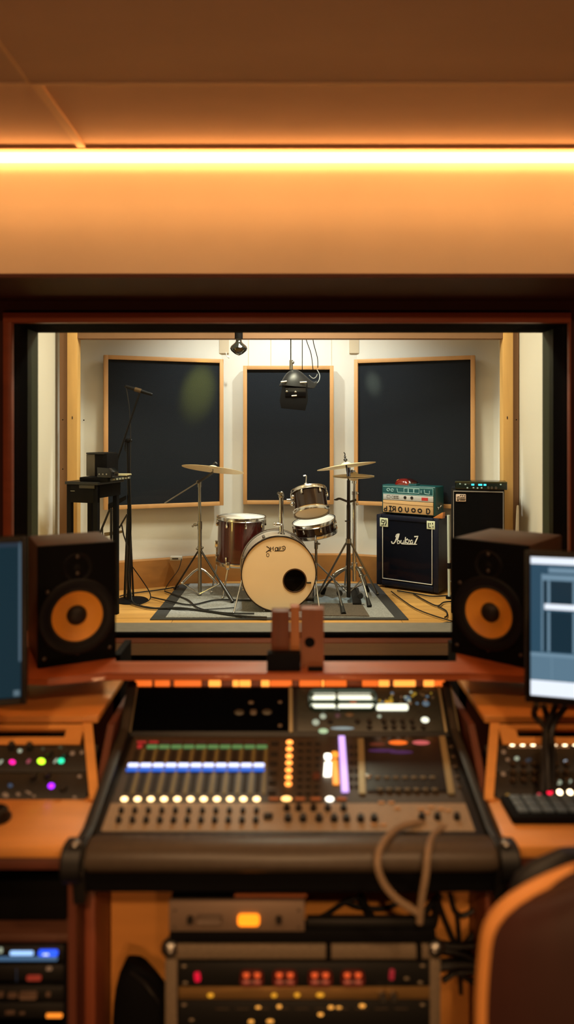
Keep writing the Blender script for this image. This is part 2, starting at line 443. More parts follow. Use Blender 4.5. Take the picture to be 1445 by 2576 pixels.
# crumpled cloth strip
rows = []
for i in range(15):
    x = .22 + i * .03; z = LF + .014
    prof = [(-.06, 0), (-.04, .018), (-.01, .012 + .012 * math.sin(i * 1.3)), (.02, .026 + .01 * math.cos(i * 1.9)), (.05, .014), (.075, 0)]
    rows.append([(x, 5.86 + a + .02 * math.sin(i * .7), z + h) for a, h in prof])
m = MB().loft(rows).build('cloth', cloth, loc=(.4, 5.86, LF + .013))
tag(m, 'crumpled pale blue grey cloth lying on the rug behind the brown mat', 'cloth')

# --- kick drum
KC = Vector((XY(702, 5.52), 5.52, LF + .013 + .292)); KR = .292
ka = R(5)
t = thing('kick_drum', 'large kick drum with cream front head, dark hole and black logo', 'drum', (KC.x, KC.y, LF + .013), ka)
KM = rot_frame(KC, ka)                               # z towards the camera
MB().lathe([(KR - .012, 0), (KR - .012, -.40), (KR - .02, -.40), (KR - .02, 0)], KM, 56, True).build('shell', mat('pale pearl shell', (196, 184, 170), .22, var=.12, scale=(5, 5, 5), coat=.5), t)
hp = (XY(742, 5.52) - KC.x, ZC + (HY - 1461) / F * 5.52 - KC.z)
MB().plate(circ(KR - .006, 56), circ(.088, 32, *hp), .0, .004, KM).build('front_head', headt, t)
MB().lathe([(KR - .008, .006), (KR - .006, .012), (KR, .012), (KR, -.03), (KR - .008, -.03)], KM, 56, True).build('hoop', mat('dark hoop', (40, 34, 32), .3, .6), t)
MB().lathe([(KR - .008, -.37), (KR, -.37), (KR, -.42), (KR - .008, -.42)], KM, 56, True).build('hoop', chrome, t)
MB().lathe([(KR - .01, -.405), (0, -.405), (0, -.41), (KR - .01, -.41)], KM, 48).build('batter_head', mat('smoky batter head', (62, 44, 34), .4), t)
MB().lathe([(.084, .004), (.086, .008), (.094, .008), (.094, .004)], KM @ Matrix.Translation((*hp, 0)), 32, True).build('port_ring', mat('brown ring', (70, 44, 26), .4), t)
px = lambda x, y: (XY(540 + x / 4.5156, 5.52) - KC.x, ZC + (HY - (1160 + y / 4.5156)) / F * 5.52 - KC.z)
KF = KM @ Matrix.Translation((0, 0, .004))
lg = MB()
for s, wd in (([(590, 966), (612, 978), (634, 996), (640, 1000), (620, 1008), (598, 1022), (586, 1036)], .0065), ([(598, 1022), (625, 1016), (645, 1026)], .004),
              ([(636, 1018), (634, 972), (652, 998), (668, 970), (668, 1016)], .0055), (arc_ := [(704 + 15 * math.cos(k * .6), 998 + 19 * math.sin(k * .6)) for k in range(12)], .0055),
              ([(722, 975), (726, 1016)], .005), ([(738, 1012), (738, 974), (752, 974), (752, 994), (738, 996)], .005),
              ([(764, 976), (790, 964), (804, 978), (802, 1002), (784, 1018), (740, 1018), (680, 1020)], .0055), ([(770, 1000), (780, 984), (790, 994), (778, 1004)], .004),
              ([(605 + 15 * math.cos(k * .55), 1064 + 19 * math.sin(k * .55)) for k in range(13)], .0035)):
    lg.stroke([px(*p) for p in s], wd, KF, .0012)
lg.build('logo', ink, t)
p = px(1078, 1386)
MB().box(p[0] - .02, p[0] + .015, p[1] - .006, p[1] + .006, 0, .012, .004, KF).build('tab', darksteel, t)
lug0 = None
for k in range(8):
    a = PI / 8 + k * PI / 4
    q = KM @ Matrix.Rotation(a, 4, 'Z') @ Matrix.Translation((KR - .004, 0, -.10))
    if lug0 is None: lug0 = MB().box(-.01, .016, -.012, .012, -.03, .03, .006).rod((.012, 0, .03), (.012, 0, .115), .0035).build('lug', chrome, t, at=q)
    else: again(lug0, t, q)
for px0, px1, d1 in ((611, 588, 5.46), (793, 806, 5.46)):
    a = W(px0, 1452, 5.62); b = Vector((XY(px1, d1), d1, LF + .016))
    MB().rod(a, b, .008, .006).ball(b, .012).ball(a, .016).build('spur', chrome, t)
# kick pedal behind is hidden; tom holder post on top of the shell
tp = W(708, 1346, 5.72); tt = W(708, 1246, 5.72)
hold = MB().rod(tp - Vector((0, 0, .03)), tp + Vector((0, 0, .02)), .03, .026, 16).rod(tp, tt, .0185, seg=16).build('tom_holder', chrome, t)
MB().ball(tt + Vector((0, 0, .0)), .024, (1, 1, 1.25)).rod(tt, W(700, 1240, 5.70), .012).ball(W(709, 1240, 5.70), .015).build('ratchet', steel, hold)
wp = W(700, 1320, 5.70)
MB().ball(wp, .02, (1.5, .5, .8)).ball(wp + Vector((-.03, 0, .004)), .012, (1, .6, 1)).rod(wp, wp + Vector((.03, 0, 0)), .007).build('wing_screw', chrome, hold)

# --- generic drum builder
def drum(name, label, c, axis, r, h, shell, head, nl, lugr, bottom=headw):
    """c = centre of the top head"""
    ax = Vector(axis).normalized()
    M = frame(c, ax.orthogonal(), ax.cross(ax.orthogonal()))
    t = thing(name, label, 'drum', c - ax * h)
    MB().lathe([(r - .008, 0), (r - .008, -h), (r - .014, -h), (r - .014, 0)], M, 48, True).build('shell', shell, t)
    MB().lathe([(0, .002), (r - .012, .002), (r - .004, -.004), (r - .012, -.006), (0, -.004)], M, 48).build('top_head', head, t)
    MB().lathe([(0, -h - .002), (r - .012, -h - .002), (r - .004, -h + .004), (r - .012, -h + .006), (0, -h + .004)], M, 48).build('bottom_head', bottom, t)
    for z in (0, -h):
        s = 1 if z == 0 else -1
        MB().lathe([(r - .006, z + .010 * s), (r + .002, z + .012 * s), (r + .004, z + .008 * s), (r + .002, z - .016 * s), (r + .006, z - .02 * s), (r - .004, z - .02 * s)], M, 48, True).build('hoop', chrome, t)
    l0 = None
    for k in range(nl):
        q = M @ Matrix.Rotation((k + .3) * 2 * PI / nl, 4, 'Z') @ Matrix.Translation((r - .007, 0, -lugr))
        if l0 is None: l0 = MB().box(0, .018, -.009, .009, -.018, .018, .006).rod((.012, 0, .0), (.012, 0, lugr - .006), .003, seg=8).build('lug', chrome, t, at=q)
        else: again(l0, t, q)
        if h > .2: again(l0, t, M @ Matrix.Rotation((k + .3) * 2 * PI / nl, 4, 'Z') @ Matrix.Translation((r - .007, 0, -h + lugr)) @ Matrix.Rotation(PI, 4, 'X') @ Matrix.Rotation(0, 4, 'Z'))
    return t, M
ftc = W(608, 1301, 6.12)
t, M = drum('floor_tom', 'deep mahogany floor tom with white head standing behind the kick drum', ftc, (.02, 0, 1), .208, .385, mahog, headw, 8, .055)
for a, foot in ((R(-118), (W(563, 1462, 6.0).x, 5.92)), (R(178), (-.645, 6.13)), (R(35), (-.18, 6.2))):
    p = ftc + Vector((.214 * math.cos(a), .214 * math.sin(a), -.40)); pt = p + Vector((0, 0, .2))
    if a == R(-118): pt = p + Vector((.0, -.004, .05))
    q = Vector((foot[0], foot[1], LF + .014))
    MB().tube([pt, p, p.lerp(q, .6) + Vector((0, 0, .01)), q], .0075, 10).ball(q + Vector((0, 0, .012)), .014).build('leg', chrome, t)
    MB().box(-.014, .014, -.012, .012, -.03, .03, .004, Matrix.Translation(pt + Vector((0, 0, -.03)))).build('leg_bracket', chrome, t)
rtc = W(777, 1236, 5.72)
t, M = drum('rack_tom', 'small dark copper rack tom tilted back above the snare drum', rtc, (-.12, .42, .92), .142, .178, tomshell, headw, 6, .04)
MB().rod(W(722, 1258, 5.70), W(745, 1258, 5.70), .012).ball(W(738, 1250, 5.66), .02).ball(W(736, 1268, 5.66), .018).ball(W(748, 1262, 5.64), .02).build('mount_bracket', chrome, t)
cl = W(770, 1226, 5.78)
MB().rod(cl, cl + Vector((0, 0, .04)), .005).ball(cl + Vector((0, 0, .03)), .013, (1.3, 1, .6)).tube([cl + Vector((0, 0, .04)), cl + Vector((.003, 0, .075)), cl + Vector((0, 0, .095)), cl + Vector((-.02, 0, .092))], .006, 8).build('head_clip', chrome, t)
snc = W(790, 1311, 6.15)
t, M = drum('snare_drum', 'shallow dark copper snare drum sitting below the rack tom', snc, (-.17, -.10, .98), .187, .108, tomshell, headw, 8, .045)
st = thing('snare_stand', 'chrome basket stand cradling the snare drum', 'stand', (snc.x, snc.y, LF + .013))
sb = snc + Vector((.02, .01, -.15)); fl_ = Vector((sb.x, sb.y, LF + .013))
MB().rod(sb - Vector((0, 0, .04)), fl_ + Vector((0, 0, .10)), .011).rod(sb - Vector((0, 0, .02)), sb - Vector((0, 0, .09)), .016).build('post', steel, st)
for a in (20, 150, 265):
    d = Vector((math.cos(R(a)), math.sin(R(a)), 0)); ex = M @ Vector((0, 0, -.13)) + (d - M.col[2].to_3d() * d.dot(M.col[2].to_3d())).normalized() * .19
    MB().tube([sb, sb.lerp(ex, .6) - Vector((0, 0, .012)), ex, ex + Vector((0, 0, .05))], .006, 8).ball(ex + Vector((0, 0, .02)), .011).build('basket_arm', chrome, st)
    MB().rod(fl_ + Vector((0, 0, .26)), fl_ + d * .26 + Vector((0, 0, .012)), .007).ball(fl_ + d * .26 + Vector((0, 0, .014)), .014).build('leg', chrome, st)
    MB().rod(fl_ + Vector((0, 0, .10)), fl_ + d * .15 + Vector((0, 0, .11)), .004).build('brace', chrome, st)
wk = W(795, 1398, 5.97)
MB().ball(W(800, 1368, 6.13), .014, (1.7, .6, .7)).build('wing_screw', steel, st)
# tangle of chrome springs and snare wires between the kick and the snare
pd = thing('kick_pedal', 'chrome kick pedal linkage showing between the kick drum and the hi-hat', 'pedal', (.2, 5.95, LF + .013))
MB().box(.14, .22, 5.86, 6.12, LF + .013, LF + .024, .003).build('base_plate', darksteel, pd)
MB().prism([(0, 0), (.26, .06), (.26, .07), (0, .01)], -.03, .03, Matrix(((0, 0, 1, .18), (1, 0, 0, 5.86), (0, 1, 0, LF + .03), (0, 0, 0, 1)))).build('footboard', steel, pd)
for x in (.135, .225): MB().rod((x, 6.04, LF + .02), (x, 6.02, LF + .20), .007).build('upright', chrome, pd)
MB().rod((.12, 6.02, LF + .20), (.24, 6.02, LF + .20), .006).rod((.18, 6.02, LF + .20), (.15, 5.96, LF + .34), .004).ball((.15, 5.96, LF + .35), .02, (1, 1.3, 1)).build('beater', chrome, pd)

# --- cymbals
def cymbal(label, c, tilt_dir, tilt, r, name='crash_cymbal', cat='cymbal', bow=.016, group=None, flip=False):
    t = thing(name, label, cat, c, 0, group)
    ax = Vector((math.sin(tilt) * tilt_dir[0], math.sin(tilt) * tilt_dir[1], math.cos(tilt)))
    M = frame(c, Vector((1, 0, 0)) - ax * ax.x, ax.cross(Vector((1, 0, 0)) - ax * ax.x))
    if flip: M = M @ Matrix.Rotation(PI, 4, 'X')
    b = bow
    pr = [(.007, b + .018), (.02, b + .017), (.034, b + .010), (.042, b + .001)] + [(.042 + (r - .042) * k / 8, b * (1 - (k / 8) ** 1.6)) for k in range(1, 9)]
    lo = [(x, z - .0022) for x, z in pr[::-1]]
    MB().lathe(pr + lo, M, 64, True).build('bow', bronze, t)
    return t, M
cc = W(536, 1181, 6.0)
t, M = cymbal('wide bronze crash cymbal tilted on the boom stand beside the floor tom', cc, (.55, .83), R(11.5), .262)
top = M @ Vector((0, 0, .034))
MB().rod(M @ Vector((0, 0, .028)), M @ Vector((0, 0, .05)), .011).tube([M @ Vector((0, 0, .05)), M @ Vector((.012, 0, .062)), M @ Vector((.03, 0, .052))], .006).build('wing_nut', darksteel, t)
# boom stand
bx = XY(503, 6.06); by = 6.06
t = thing('cymbal_boom_stand', 'steel boom cymbal stand with a long thin counter rod near the mic stand', 'cymbal stand', (bx, by, LF))
tl = thing
elbow = W(502, 1212, 6.06)
MB().rod((bx, by, LF + .02), W(503, 1320, by), .0165, seg=16).build('lower_tube', steel, t)
MB().rod(W(503, 1322, by), elbow, .013, seg=16).build('upper_tube', steel, t)
MB().rod(W(503, 1331, by), W(503, 1312, by), .02).ball(W(492, 1320, by - .02), .016, (1.2, .6, .8)).rod(W(491, 1320, by - .02), W(503, 1320, by), .007).ball(W(485, 1324, by - .02), .009).build('wing_clamp', steel, t)
MB().rod(elbow - Vector((0, 0, .045)), elbow + Vector((0, 0, .005)), .018).ball(elbow + Vector((-.012, -.02, .0)), .014).build('tilter', steel, t)
MB().tube([W(414, 1266, 5.98), W(497, 1214, 6.03), W(520, 1200, 6.02), W(534, 1190, 6.0), M @ Vector((0, 0, .004))], .0055, 10).build('boom_rod', steel, t)
MB().tube([W(497, 1214, 6.03), W(520, 1200, 6.02), W(536, 1188, 6.0)], .010, 10).build('boom_sleeve', darksteel, t)
cz = W(503, 1380, by)
MB().rod(cz - Vector((0, 0, .02)), cz + Vector((0, 0, .02)), .021).ball(cz + Vector((.022, -.01, .01)), .012).ball(cz + Vector((-.022, -.01, .0)), .011).build('collar', steel, t)
hub = W(503, 1431, by)
for p, q in ((W(458, 1467, by - .03), 0), (W(550, 1470, by - .03), 0)):
    MB().tube([hub + Vector((0, 0, .004)), hub.lerp(p, .35) + Vector((0, 0, .018)), p], .010, 10).tube([p, Vector((bx, by - .02, LF + .03))], .006, 8, 0).ball(p, .012).build('leg', chrome, t)
q = Vector((XY(586, 5.80), 5.80, LF + .02)); p = cz
MB().tube([p, p.lerp(q, .5), q], .0085, 10).rod(p.lerp(q, .62), q, .012, .017).build('leg', darksteel, t)
q2 = Vector((XY(440, 6.3), 6.3, LF + .02))
MB().tube([cz, q2], .008, 8, 0).ball(q2, .014).build('leg', darksteel, t)
# right-hand crash and hi-hat
cc = W(872, 1173, 5.80)
t, M = cymbal('upper bronze crash cymbal mounted above the pair of hi-hat cymbals', cc, (-.75, .65), R(10.5), .240)
MB().rod(M @ Vector((0, 0, .02)), M @ Vector((0, 0, .09)), .005).ball(M @ Vector((0, 0, .052)), .016, (1, 1, .8)).ball(M @ Vector((0, 0, .075)), .009).tube([M @ Vector((0, 0, .09)), M @ Vector((.004, 0, .10)), M @ Vector((-.004, 0, .115))], .004).build('wing_nut', darksteel, t)
sx, sy = XY(877.5, 5.80), 5.80
t = thing('cymbal_stand', 'thick steel straight cymbal stand holding the upper crash above the hi-hat', 'cymbal stand', (sx, sy, LF))
MB().rod((sx, sy, LF + .06), W(877.5, 1270, sy), .0165, seg=16).build('lower_tube', darksteel, t)
MB().rod(W(877.5, 1272, sy), W(877.5, 1208, sy), .014, seg=16).rod(W(877.5, 1210, sy), M @ Vector((0, 0, .01)), .007).build('upper_tube', darksteel, t)
MB().rod(W(877.5, 1198, sy - .0), W(877.5, 1176, sy), .016).ball(W(886, 1186, sy - .03), .015, (.8, .6, 1)).build('tilter', mat('blued chrome', (120, 130, 160), .2, 1), t)
p = W(862, 1257, sy - .02)
MB().tube([p + Vector((-.05, 0, .0)), p + Vector((-.02, 0, .008)), W(878, 1262, sy), W(897, 1257, sy)], .009, 10).ball(p + Vector((-.05, 0, 0)), .012, (1.6, .6, .6)).build('wing_clamp', darksteel, t)
MB().box(-.035, .012, -.012, .012, -.005, .005, .003, Matrix.Translation(W(879, 1311, sy - .01))).build('memory_lock', darksteel, t)
hub = W(877.5, 1360, sy)
MB().rod(hub - Vector((0, 0, .02)), hub + Vector((0, 0, .016)), .023).build('collar', steel, t)
for q in (Vector((XY(800, 6.05), 6.05, LF + .02)), Vector((XY(950, 6.1), 6.1, LF + .02)), Vector((XY(868, 6.35), 6.35, LF + .02))):
    MB().tube([hub, hub.lerp(q, .12) + Vector((0, 0, .015)), q], .0085, 10).ball(q, .014).build('leg', steel, t)
    MB().rod(hub.lerp(q, .62), Vector((sx, sy, LF + .09)), .005).build('brace', steel, t)
hx, hy_ = XY(892, 5.94), 5.94
hh = W(890, 1198, 5.94)
cymbal('upper hi-hat cymbal facing down on the slim hi-hat stand', hh + Vector((0, 0, .004)), (-.1, .2), R(2), .172, 'hi_hat_cymbal', 'cymbal', .014, 'pair of hi-hat cymbals')
cymbal('lower hi-hat cymbal cupped upwards beneath its twin on the hi-hat stand', hh + Vector((0, 0, -.006)), (-.1, .2), R(2), .172, 'hi_hat_cymbal', 'cymbal', .014, 'pair of hi-hat cymbals', True)
t = thing('hi_hat_stand', 'slim chrome hi-hat stand with black rubber feet on the brown mat', 'hi-hat stand', (hx, hy_, LF))
MB().rod((hx, hy_, LF + .16), (hx, hy_, hh.z - .14), .0155, seg=16).build('lower_tube', chrome, t)
MB().rod((hx, hy_, hh.z - .145), (hx, hy_, hh.z - .02), .011, seg=14).rod((hx, hy_, hh.z - .06), (hx, hy_, hh.z - .028), .02, .016).build('upper_tube', chrome, t)
MB().rod((hx, hy_, hh.z - .03), (hx, hy_, hh.z + .05), .0035).rod((hx, hy_, hh.z + .02), (hx, hy_, hh.z + .05), .011).build('pull_rod', chrome, t)
MB().rod((hx, hy_, hh.z - .155), (hx, hy_, hh.z - .125), .02).ball((hx + .025, hy_ - .01, hh.z - .14), .011).rod((hx, hy_, hh.z - .24), (hx, hy_, hh.z - .225), .019).ball((hx + .022, hy_ - .012, hh.z - .23), .012).build('height_clamp', chrome, t)
hub = Vector((hx, hy_, ZC + (HY - 1425) / F * hy_))
MB().rod(hub - Vector((0, 0, .03)), hub + Vector((0, 0, .03)), .026).ball(hub + Vector((-.05, -.02, .0)), .02, (1.5, .7, .8)).ball(hub + Vector((.05, -.02, -.01)), .018, (1.3, .7, .8)).build('hub', chrome, t)
for kx, ky, foot in ((840, 1448, (XY(865, 5.42), 5.42)), (908, 1448, (XY(930, 5.66), 5.66)), (838, 1455, (XY(812, 6.1), 6.1)), (915, 1450, (XY(925, 6.2), 6.2))):
    k = W(kx, ky, hy_ - .08 if foot[1] < 5.9 else hy_ + .05); q = Vector((*foot, LF + .03))
    MB().tube([hub, hub.lerp(k, .5) + Vector((0, 0, .02)), k, k.lerp(q, .5) + Vector((0, 0, .015)), q], .0095, 10).ball(k, .017).build('leg', steel, t)
    MB().rod(k.lerp(q, .72) + Vector((0, 0, .006)), q - Vector((0, 0, .010)), .011, .021, 12).build('rubber_foot', rubber, t)
    MB().rod(k.lerp(q, .3), Vector((hx, hy_, LF + .10)), .005).build('brace', chrome, t)
for px_, py_ in ((855, 1492), (907, 1499)):
    d = 5.72; c = W(px_, py_, d)
    MB().lathe([(0, .012), (.020, .012), (.024, .006), (.024, -.012), (0, -.014)], rot_frame(c, 0), 24).build('spurs_knob', rubber, t)
MB().prism([(0, 0), (.24, .07), (.24, .08), (0, .012)], -.035, .035, Matrix(((0, 0, 1, hx), (1, 0, 0, 5.70), (0, 1, 0, LF + .024), (0, 0, 0, 1)))).build('footboard', darksteel, t)

standblk = mat('stand black', (5, 5, 7), .5, spec=.25)
# --- microphone boom stand
mx, my = XY(325, 5.9), 5.9
t = thing('microphone_stand', 'tall black boom microphone stand with round base beside the keyboard table', 'microphone stand', (mx, my, LF))
bc = (XY(340, 5.92), 5.92)
MB().lathe([(0, .034), (.02, .03), (.05, .022), (.12, .014), (.132, .006), (.132, 0), (0, 0)], Matrix.Translation((mx + .02, my + .02, LF)), 40).build('base', blackm, t)
clu = W(322, 1108, my)
MB().rod((mx, my, LF + .02), W(325, 1280, my), .0175, seg=14).rod(W(325, 1282, my), clu, .0135, seg=14).rod((mx, my, LF + .02), (mx, my, LF + .09), .024, .018).build('pole', standblk, t)
MB().box(-.03, .03, -.018, .018, -.016, .016, .006, Matrix.Translation(clu)).ball(clu + Vector((.028, -.012, -.0)), .012).tube([clu + Vector((-.012, -.02, -.01)), clu + Vector((-.02, -.02, -.06)), clu + Vector((-.014, -.02, -.09))], .006, 8).build('clutch', standblk, t)
MB().rod(W(281, 1200, my - .03), W(351, 990, my - .06), .0085).build('boom', standblk, t)
MB().rod(W(281, 1200, my - .03), W(290, 1173, my - .033), .012).build('counterweight', standblk, t)
mi = thing('microphone', 'black microphone clamped level at the top of the boom stand', 'microphone', W(350, 985, my - .06))
a, b = W(317, 972, my - .06), W(381, 992, my - .06)
MB().rod(a, a.lerp(b, .45), .013, .016, 16).rod(a.lerp(b, .45), b, .017, .0125, 16).ball(a, .013).ball(b, .0125).build('body', standblk, mi)
MB().rod(a.lerp(b, .35), a.lerp(b, .6), .0185, .0185, 16).build('clip', mat('bronze clip', (84, 66, 44), .4, .5), mi)
m = MB().tube([a + Vector((.004, 0, -.01)), W(326, 1030, my - .04), W(329, 1100, my - .02), W(328, 1200, my - .016), W(330, 1330, my - .014), W(324, 1440, my - .02), W(330, 1490, my - .05), Vector((mx + .1, 5.76, LF + .008)), Vector((mx + .5, 5.55, LF + .02)), Vector((mx + .9, 5.6, LF + .024))], .0042, 8, 6).build('microphone_cable', cable_b, loc=a)
tag(m, 'black microphone cable hanging down the boom stand and over the rug', 'cable')
# --- second slim stand poles beside it (folded stand)
t = thing('folded_stand', 'second thin black stand with kinked legs leaning beside the boom stand pole', 'stand', (mx - .03, my + .06, LF))
MB().rod((mx - .05, my + .05, LF + .01), W(321, 1300, my + .06), .009).build('pole', standblk, t)
MB().tube([W(333, 1425, my + .05), W(370, 1478, my + .05), W(379, 1500, my - .02), W(372, 1512, my - .06), Vector((mx + .10, my - .16, LF + .008))], .0045, 8).build('leg', standblk, t)
MB().rod((mx + .025, my + .05, LF + .01), W(328, 1330, my + .05), .008).build('leg', standblk, t)
# --- keyboard table with things on it
ta = R(-17.5); to = Vector((-1.385, 5.22, LF))
TM = Matrix.Translation(to) @ Matrix.Rotation(ta, 4, 'Z')      # local: -x to the left along the front, +y back
t = thing('equipment_table', 'tall narrow black equipment table behind the studio speaker', 'table', to, ta)
th = ZC - (1212 - HY) / F * 5.25 - LF
MB().box(-.27, .012, -.01, .36, th - .022, th, .004).build('tabletop', black, t, world=False)
MB().box(-.26, 0, 0, .03, th - .155, th - .022, .003).box(-.015, .004, .03, .32, th - .12, th - .022, .003).build('apron', blackm, t, world=False)
MB().box(-.15, -.02, -.006, .0, th - .048, th - .024, .002).build('name_plate', mat('dull plate', (58, 54, 44), .4, .3), t, world=False)
MB().box(-.225, -.19, -.004, .0, th - .072, th - .068).build('label_strip', mat('pale strip', (150, 150, 140), .5), t, world=False)
for x in (-.26, -.036):
    for y in (0, .27): MB().box(x, x + .036, y, y + .036, 0, th - .022, .002).build('leg', blackm, t, world=False)
TT = LF + th
loc = lambda x, y, z=0: TM @ Vector((x, y, th + z))
k = thing('keyboard', 'slim dark keyboard lying along the top of the black equipment table', 'keyboard', loc(-.025, .25), ta)
MB().box(-.14, .10, -.23, .10, .0, .032, .006).build('body', blackm, k, world=False)
MB().box(.10, .104, -.2, .09, .005, .024).build('control_strip', mat('slate strip', (70, 76, 76), .4), k, world=False)
for i in range(6): MB().box(.104, .110, -.17 + i * .042, -.15 + i * .042, .009, .02).build('slider', mat('pale slider', (150, 150, 132), .5), k, world=False)
k = thing('small_monitor_box', 'small box speaker with grey side standing at the back of the equipment table', 'speaker', loc(-.11, .14, .032), ta)
MB().box(-.075, .0, 0, .16, 0, .165, .003).build('grey_cabinet', mat('warm grey box', (92, 84, 72), .6), k, world=False)
MB().box(.0, .105, .0, .16, 0, .17, .004).build('grille', blackm, k, world=False)
MB().box(-.07, .09, -.01, .16, .166, .178, .003).build('top_cover', black, k, world=False)
k = thing('effects_unit', 'black effects unit with small lights in front of the grey box speaker', 'effects unit', loc(.045, .02, .032), ta)
MB().prism([(-.06, 0), (.06, 0), (.06, .04), (.03, .07), (-.06, .075)], 0, .1, Matrix(((1, 0, 0, 0), (0, 0, 1, 0), (0, 1, 0, 0), (0, 0, 0, 1))), .003).build('case', blackg, k, world=False)
for i in range(3): MB().box(-.045 + i * .03, -.035 + i * .03, -.003, .001, .02, .03).build('button', steel, k, world=False)
k = MB().box(-.06, .07, .0, .12, 0, .006).box(-.04, .075, .01, .10, .006, .012).build('paper_pad', mat('pale paper', (196, 190, 156), .8), at=Matrix.Translation(loc(.03, .23, .032)) @ Matrix.Rotation(ta + .2, 4, 'Z'))
tag(k, 'pale yellowish paper pad lying on the keyboard beside the effects unit', 'paper')
# x-frame keyboard stand behind the table
t = thing('keyboard_stand', 'spindly black tube stand with crossed legs between table and boom stand', 'stand', (XY(285, 5.85), 5.85, LF))
P = lambda x, y, d=5.85: W(x, y, d)
for pts, r in (([P(250, 1345), P(276, 1282)], .009), ([P(280, 1278), P(280, 1500)], .011), ([P(297, 1272), P(296, 1495)], .007), ([P(300, 1328), P(320, 1294)], .007), ([P(306, 1318), P(311, 1345), P(321, 1375), P(316, 1500)], .006), ([P(258, 1325), P(258, 1500)], .006)):
    MB().tube(pts, r, 8, 0).build('tube', black, t)
MB().loft([[P(262, 1350) , P(262, 1340), P(262, 1340, 5.9), P(262, 1350, 5.9)], [P(310, 1340), P(310, 1334), P(310, 1334, 5.9), P(310, 1340, 5.9)]]).build('cross_bar', mat('bronze bar', (96, 78, 52), .5), t)
MB().loft([[P(272, 1284), P(272, 1268), P(272, 1268, 5.95), P(272, 1284, 5.95)], [P(318, 1256), P(318, 1246), P(318, 1246, 5.95), P(318, 1256, 5.95)]]).build('support_tray', blackm, t)

# --- guitar cabinet
ca = R(-35.5)
cfr = Vector((XY(1104, 6.11), 6.11, LF)); cw, chh, cd = .60, .655, .24
ux = Vector((math.cos(ca), math.sin(ca), 0)); uy = Vector((-math.sin(ca), math.cos(ca), 0))
cc = cfr - ux * (cw / 2)
t = thing('guitar_cabinet', 'dark navy guitar speaker cabinet with white script logo standing on the wooden floor', 'speaker cabinet', cc, ca)
MB().box(-cw / 2, cw / 2, .012, cd, .02, chh, .014, seg=3).build('cabinet', cabvinyl, t, world=False)
fr_ = MB()
for x0, x1, z0, z1 in ((-cw / 2, -cw / 2 + .05, .02, chh), (cw / 2 - .05, cw / 2, .02, chh), (-cw / 2 + .05, cw / 2 - .05, .02, .07), (-cw / 2 + .05, cw / 2 - .05, chh - .045, chh)):
    fr_.box(x0, x1, 0, .03, z0, z1, .008)
fr_.build('front_rim', cabvinyl, t, world=False)
MB().box(-cw / 2 + .045, cw / 2 - .045, .008, .02, .065, chh - .04).build('grille', cabgrill, t, world=False)
pp = MB(); a0, a1, b0, b1 = -cw / 2 + .058, cw / 2 - .058, .08, chh - .055
for x0, x1, z0, z1 in ((a0, a0 + .007, b0, b1), (a1 - .007, a1, b0, b1), (a0, a1, b0, b0 + .007)): pp.box(x0, x1, .001, .010, z0, z1, .002)
pp.build('piping', piping, t, world=False)
for x in (-cw / 2 + .08, cw / 2 - .08):
    for y in (.05, cd - .05): MB().rod((x, y, 0), (x, y, .022), .018).build('foot', rubber, t, world=False)
CF = frame(cc + Vector((0, 0, 0)) - uy * .0005 + uy * .008, ux, (0, 0, 1))
GF = CF
def zp(x, y): # zoom crop pixel -> plane
    p = CF.inverted() @ on(920 + x / 3.6125, 1160 + y / 3.6125, CF); return p.x, p.y
for (x0, y0, x1, y1), strokes in (((134, 518, 208, 592), [[(175, 535), (152, 532), (148, 552), (166, 556), (172, 578), (150, 580)], [(166, 556), (180, 552), (178, 534)], [(190, 530), (194, 560), (184, 584)]]),
                                  ((560, 546, 636, 616), [[(576, 560), (580, 602), (598, 602)], [(592, 562), (592, 574)], [(614, 560), (614, 574)], [(616, 592), (620, 602)]])):
    q0, q1 = zp(x0, y1), zp(x1, y0)
    bd = MB().box(min(q0[0], q1[0]), max(q0[0], q1[0]), min(q0[1], q1[1]), max(q0[1], q1[1]), .0, .009, .003, CF).build('badge', badgem, t)
    b = MB()
    for s in strokes: b.stroke([zp(*p) for p in s], .0085, CF @ Matrix.Translation((0, 0, .009)))
    b.build('badge_print', ink, bd)
lg = MB()
for s, wd in (([(238, 728), (244, 746), (258, 748), (272, 732), (288, 690), (300, 662), (308, 660), (304, 680), (290, 720)], .011), ([(276, 690), (284, 668), (300, 660)], .008),
              ([(302, 722), (290, 732), (294, 750), (308, 748), (314, 730), (302, 720)], .008), ([(326, 718), (322, 744), (334, 750), (346, 740), (350, 718), (348, 748)], .009),
              ([(366, 690), (362, 748)], .009), ([(384, 704), (364, 728), (386, 750)], .009), ([(380, 716), (402, 716), (386, 748), (408, 748)], .008),
              ([(424, 716), (408, 730), (412, 748), (426, 744), (430, 718), (430, 750)], .009), ([(446, 686), (480, 684), (470, 704), (448, 754)], .011), ([(330, 752), (390, 755), (470, 756)], .006)):
    lg.stroke([zp(*p) for p in s], wd, CF @ Matrix.Translation((0, 0, .001)), .004)
lg.build('logo', whiteink, t)
hl = cfr + uy * .20 + Vector((0, 0, .07))
MB().tube([hl + Vector((.006, -.03, .0)), hl + Vector((.03, -.02, .03)), hl + Vector((.035, .02, .02)), hl + Vector((.006, .04, 0))], .008).build('side_handle', mat('dull handle', (110, 100, 84), .4, .4), t)
